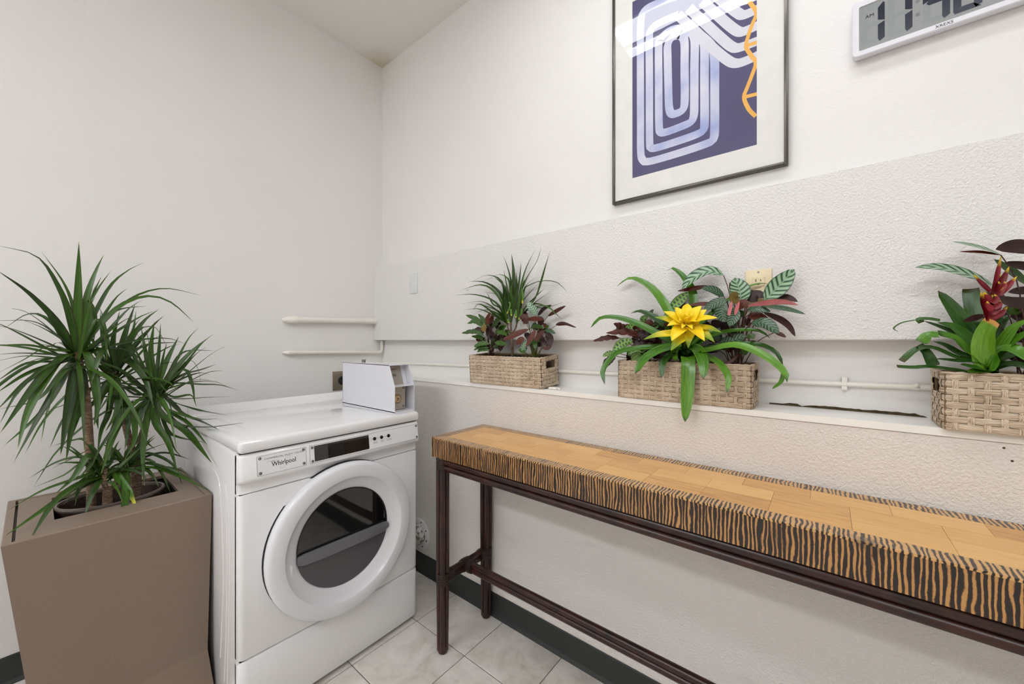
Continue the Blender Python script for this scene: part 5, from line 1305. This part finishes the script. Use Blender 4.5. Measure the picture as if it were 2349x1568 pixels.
calathea('striped_calathea', 'striped silver-green calathea with rolled pink leaves beside the yellow flower', B2, K2, (1.378, B2((1400, 940), 1.378).y, 1.155), [
    ([(1285, 165), (1150, 130), (1010, 190), (902, 292)], 66, 1.37, 1.33, ST, {'cup': .3, 'facing': (-.7, -.1, .6)}), ([(1150, 262), (1010, 288), (858, 312)], 24, 1.37, 1.34, MR), ([(1290, 362), (1190, 300), (1083, 282)], 42, 1.36, 1.33, SD),
    ([(1445, 420), (1435, 310), (1385, 188)], 90, 1.36, 1.365, ST), ([(1660, 395), (1790, 270), (1938, 108)], 84, 1.345, 1.36, ST), ([(1320, 395), (1220, 420), (1103, 482)], 46, 1.34, 1.32, SD),
    ([(1505, 445), (1700, 415), (1850, 410), (1975, 440)], 30, 1.335, 1.30, ['pink_under', 'maroon'], {'facing': (-.8, -.3, -.2)}), ([(1645, 450), (1830, 470), (2042, 525)], 36, 1.345, 1.31, SD, {'facing': (-.6, -.3, .6)}), ([(1510, 480), (1600, 475), (1720, 500)], 36, 1.35, 1.34, SD),
    ([(1650, 505), (1800, 570), (1890, 640), (1946, 730)], 36, 1.355, 1.32, DPu), ([(1545, 605), (1670, 610), (1795, 705)], 62, 1.34, 1.31, SD), ([(1505, 535), (1600, 550), (1720, 610)], 50, 1.36, 1.35, MR), ([(1760, 690), (1800, 705), (1862, 738)], 22, 1.33, 1.32, MR),
    ([(1310, 440), (1270, 500), (1285, 600)], 62, 1.335, 1.32, SD), ([(1400, 460), (1380, 540), (1335, 635)], 52, 1.33, 1.31, SD), ([(1325, 568), (1345, 480), (1362, 400)], 15, 1.315, 1.31, ['pink', 'pink'], {'stem': False}), ([(1390, 535), (1408, 470), (1432, 405)], 16, 1.315, 1.31, ['pink', 'pink'], {'stem': False}),
    ([(1415, 430), (1380, 370), (1410, 315)], 44, 1.335, 1.33, ['brown_leaf', 'maroon']), ([(1360, 330), (1355, 280), (1345, 230)], 18, 1.37, 1.37, MR), ([(1510, 400), (1600, 350), (1660, 370)], 56, 1.375, 1.37, DPu), ([(1750, 400), (1860, 370), (1970, 410)], 36, 1.37, 1.35, DPu),
    ([(1420, 480), (1470, 420), (1500, 470)], 40, 1.345, 1.34, MR), ([(1290, 440), (1100, 430), (960, 440)], 22, 1.36, 1.35, MR), ([(1250, 800), (1380, 760), (1500, 720)], 60, 1.36, 1.35, SD), ([(1260, 640), (1220, 620), (1180, 580)], 46, 1.385, 1.385, DPu),
    ([(1330, 700), (1300, 640), (1260, 600)], 50, 1.39, 1.39, DPu), ([(1500, 740), (1540, 730), (1570, 750)], 34, 1.34, 1.33, DG), ([(1160, 700), (1120, 640), (1100, 580)], 50, 1.392, 1.392, DPu), ([(1240, 780), (1180, 740), (1120, 720)], 50, 1.385, 1.38, DPu), ([(1420, 900), (1350, 960), (1280, 975)], 14, 1.32, 1.315, MR), ([(1540, 300), (1560, 350), (1540, 380)], 28, 1.385, 1.38, DPu), ([(1250, 860), (1180, 840), (1120, 870)], 50, 1.375, 1.37, DPu)],
    'stem_red', (1.38, .245, 1.155))
calathea('rattlesnake_calathea', 'dark ruffled calathea with spotted leaves beside the yellow flower', B2, K2, (1.378, B2((560, 920), 1.378).y, 1.15), [
    ([(790, 480), (880, 400), (972, 318)], 50, 1.38, 1.385, RS), ([(540, 740), (400, 690), (200, 698)], 32, 1.34, 1.30, MR, {'ruffle': .5}), ([(420, 700), (340, 640), (270, 610)], 36, 1.36, 1.33, MR, {'ruffle': .4}), ([(330, 745), (220, 740), (82, 772)], 26, 1.33, 1.29, MR, {'ruffle': .5}),
    ([(450, 770), (360, 790), (262, 868)], 46, 1.33, 1.30, RS, {'ruffle': .25}), ([(290, 880), (230, 885), (168, 912)], 26, 1.33, 1.31, RS, {'ruffle': .3}), ([(290, 910), (220, 960), (176, 1030)], 36, 1.33, 1.30, DPu, {'ruffle': .35}), ([(520, 880), (470, 920), (440, 955)], 40, 1.32, 1.315, RS),
    ([(540, 690), (480, 640), (380, 640)], 40, 1.36, 1.35, RS), ([(560, 620), (550, 570), (590, 540)], 34, 1.37, 1.37, RS), ([(620, 560), (610, 520), (640, 478)], 20, 1.375, 1.38, DG), ([(640, 660), (560, 640), (480, 660)], 44, 1.365, 1.35, MR, {'ruffle': .4}),
    ([(660, 760), (560, 720), (440, 730)], 50, 1.35, 1.33, DPu, {'ruffle': .4}), ([(640, 860), (540, 800), (440, 820)], 52, 1.35, 1.33, DPu, {'ruffle': .4}), ([(700, 830), (640, 760), (560, 700)], 60, 1.37, 1.365, DPu), ([(720, 740), (680, 680), (620, 640)], 60, 1.375, 1.37, DPu),
    ([(560, 900), (500, 860), (400, 900)], 40, 1.345, 1.33, RS, {'ruffle': .3}), ([(760, 640), (700, 600), (640, 610)], 46, 1.385, 1.385, DG), ([(800, 900), (720, 900), (640, 880)], 46, 1.36, 1.35, DPu), ([(560, 640), (600, 600), (640, 620)], 30, 1.36, 1.36, MR), ([(880, 490), (900, 440), (930, 420)], 34, 1.39, 1.39, DPu), ([(360, 640), (340, 660), (290, 660)], 22, 1.35, 1.34, RS)],
    'stem_red', (1.38, .505, 1.15))

# red bromeliad
T3 = thing('red_bromeliad', (1.37, -.315, 1.15), 'bromeliad with a red and yellow flower spike in the basket by the wall edge', 'plant')
T3['label'] = 'bromeliad with a red and yellow flower spike and broad green leaves'
c3 = Vector((1.355, B3((860, 1040), 1.355).y, 1.152))
for zp, hw, xt, mm, shp in (
    ([(800, 950), (740, 830), (620, 640), (485, 468)], 56, 1.37, BDk, 'strap'), ([(830, 930), (780, 740), (740, 600), (725, 455)], 46, 1.385, BDk, 'cut'), ([(800, 980), (700, 830), (600, 740), (480, 702)], 52, 1.34, BDk, 'strap'), ([(790, 960), (680, 850), (570, 765), (380, 690)], 28, 1.35, BDk, 'strap'),
    ([(500, 690), (420, 678), (350, 680), (360, 705)], 22, 1.33, BDk, 'cut'), ([(330, 683), (220, 705), (160, 745), (190, 768)], 7, 1.33, BDk, 'strap'), ([(790, 980), (690, 900), (600, 820), (490, 790)], 46, 1.30, BMt, 'cut'), ([(490, 800), (420, 800), (370, 850)], 44, 1.285, BMt, 'cut'),
    ([(780, 1000), (620, 960), (450, 890), (330, 900), (220, 988)], 26, 1.30, BDk, 'cut'), ([(780, 990), (640, 930), (540, 870), (450, 840)], 28, 1.36, BDk, 'strap'), ([(340, 870), (400, 930), (450, 1022)], 38, 1.315, BDk, 'cut'), ([(700, 1070), (560, 1045), (420, 1028), (300, 1035), (186, 1028)], 22, 1.29, BDk, 'cut'),
    ([(800, 1000), (620, 985), (470, 968)], 26, 1.30, BDk, 'strap'), ([(830, 1040), (820, 900), (850, 780), (905, 690)], 66, 1.29, ['brom_cut', 'brom_cut'], 'cut'), ([(870, 1000), (960, 860), (1080, 720), (1250, 690)], 44, 1.29, BMt, 'strap'), ([(880, 1010), (980, 890), (1110, 800), (1260, 740)], 46, 1.28, BMt, 'strap'),
    ([(860, 1050), (930, 920), (1040, 900), (1180, 1000)], 56, 1.27, BMt, 'strap'), ([(840, 1060), (760, 1040), (650, 1010)], 46, 1.28, BDk, 'strap'), ([(900, 1000), (1010, 940), (1150, 900), (1260, 930)], 44, 1.35, BDk, 'strap'), ([(850, 1060), (800, 1060), (700, 1070)], 44, 1.285, BMt, 'strap'), ([(870, 980), (900, 800), (990, 640), (1010, 590)], 36, 1.38, BDk, 'strap'), ([(900, 1050), (1040, 1010), (1200, 1060)], 40, 1.3, BDk, 'strap')):
    k = len(zp); far = zp[0][0] < 600
    P = [] if far else [c3]
    P += [B3(p, min(XMAX, (1.335 + (xt - 1.335) * (q + 1) / k) if not far else xt)) for q, p in enumerate(zp)]
    D = P[len(P) // 2].dot(FW)
    leaf('leaf', P, hw * K3 / F * D, mm, T3, shp, None, .28, 16, 0, 0, .0006)
stem_tube('flower_stem', [c3, B3((850, 850), 1.33), B3((850, 660), 1.325), B3((870, 480), 1.325)], (.008, .006), 'stem_red', T3)
RB = ['red_bract', 'red_bract']
for zp, hw, x in (([(870, 520), (895, 440), (915, 330), (948, 215)], 24, 1.32), ([(860, 480), (815, 440), (780, 400), (748, 352)], 24, 1.315), ([(910, 470), (945, 400), (975, 345), (1008, 292)], 26, 1.31), ([(920, 500), (975, 450), (1020, 405), (1066, 362)], 26, 1.305),
                  ([(850, 690), (830, 620), (812, 540), (822, 474)], 40, 1.30), ([(860, 690), (880, 620), (900, 560), (880, 500)], 40, 1.30), ([(870, 600), (910, 520), (950, 470), (985, 430)], 28, 1.30), ([(840, 650), (815, 590), (800, 530), (800, 480)], 30, 1.305),
                  ([(870, 680), (930, 650), (970, 610), (1000, 582)], 22, 1.30), ([(870, 640), (900, 590), (890, 550), (860, 520)], 34, 1.295), ([(890, 460), (930, 420), (945, 380), (940, 350)], 22, 1.315)):
    P = [B3(p, x) for p in zp]; D = P[1].dot(FW); leaf('bract', P, hw * .8 * K3 / F * D, RB, T3, 'petal', CAMD, .8, 10, 0, 0, .0014)
calathea('dark_calathea', 'tall calathea with dark undersides beside the red flower', B3, K3, (1.37, B3((1150, 1040), 1.37).y, 1.15), [
    ([(890, 432), (700, 350), (500, 300), (318, 298)], 62, 1.37, 1.34, ST, {'facing': (-.6, -.2, .75)}), ([(945, 205), (780, 150), (590, 108)], 42, 1.375, 1.36, ST, {'facing': (-.5, -.2, .9)}), ([(950, 207), (800, 185), (640, 182)], 12, 1.372, 1.36, MR, {'stem': False}),
    ([(1270, 190), (1090, 150), (908, 165)], 66, 1.33, 1.30, ['dark_purple', 'maroon']), ([(1250, 300), (1110, 290), (975, 262)], 40, 1.36, 1.35, DPu), ([(1260, 540), (1060, 560), (885, 512)], 48, 1.31, 1.29, DPu), ([(830, 645), (750, 670), (668, 696)], 22, 1.34, 1.32, DPu),
    ([(1150, 430), (1030, 330), (897, 238)], 36, 1.385, 1.38, ['brom_dark', 'maroon']), ([(1240, 470), (1100, 470), (1000, 480)], 34, 1.38, 1.37, DPu), ([(1000, 640), (900, 640), (820, 670)], 24, 1.36, 1.35, DPu), ([(1240, 620), (1100, 600), (960, 600)], 40, 1.385, 1.38, DPu), ([(1200, 700), (1100, 660), (1000, 640)], 60, 1.39, 1.385, DPu),
    ([(1200, 820), (1100, 800), (1010, 830)], 60, 1.385, 1.38, DPu), ([(1180, 940), (1080, 930), (980, 960)], 60, 1.38, 1.37, DPu)],
    'stem_red', (1.37, -.46, 1.15))

# ------------------------------------------------------------------ the shaded inner leaves that close each clump
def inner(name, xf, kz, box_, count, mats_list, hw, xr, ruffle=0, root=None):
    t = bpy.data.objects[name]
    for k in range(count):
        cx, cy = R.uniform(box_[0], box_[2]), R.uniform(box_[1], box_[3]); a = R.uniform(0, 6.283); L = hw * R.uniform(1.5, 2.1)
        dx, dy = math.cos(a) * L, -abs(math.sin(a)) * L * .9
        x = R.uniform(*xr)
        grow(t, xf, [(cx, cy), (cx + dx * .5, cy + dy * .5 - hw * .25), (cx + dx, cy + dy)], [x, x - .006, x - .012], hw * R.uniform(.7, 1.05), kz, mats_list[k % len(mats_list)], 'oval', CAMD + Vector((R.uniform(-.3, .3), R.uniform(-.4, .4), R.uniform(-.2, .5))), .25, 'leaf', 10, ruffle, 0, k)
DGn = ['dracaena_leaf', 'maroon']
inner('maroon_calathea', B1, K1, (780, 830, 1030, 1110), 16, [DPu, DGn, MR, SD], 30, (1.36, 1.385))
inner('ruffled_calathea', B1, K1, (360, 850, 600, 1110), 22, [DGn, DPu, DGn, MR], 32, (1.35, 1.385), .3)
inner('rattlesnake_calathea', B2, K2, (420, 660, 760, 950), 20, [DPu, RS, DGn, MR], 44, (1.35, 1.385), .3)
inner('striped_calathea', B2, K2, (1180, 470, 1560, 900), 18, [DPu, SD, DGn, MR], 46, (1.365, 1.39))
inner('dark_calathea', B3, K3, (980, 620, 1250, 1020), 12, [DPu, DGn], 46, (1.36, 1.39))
for zp, hw, x in (([(850, 560), (835, 520), (828, 480)], 22, 1.29), ([(880, 560), (905, 530), (900, 495)], 20, 1.288), ([(860, 620), (840, 580), (846, 545)], 24, 1.286), ([(890, 600), (925, 570), (935, 535)], 20, 1.29), ([(905, 480), (925, 440), (930, 400)], 18, 1.305), ([(935, 470), (965, 430), (975, 400)], 18, 1.30)):
    P = [B3(p, x) for p in zp]; leaf('bract', P, hw * K3 / F * P[1].dot(FW), RB, T3, 'petal', CAMD, .8, 8, 0, 0, .0014)
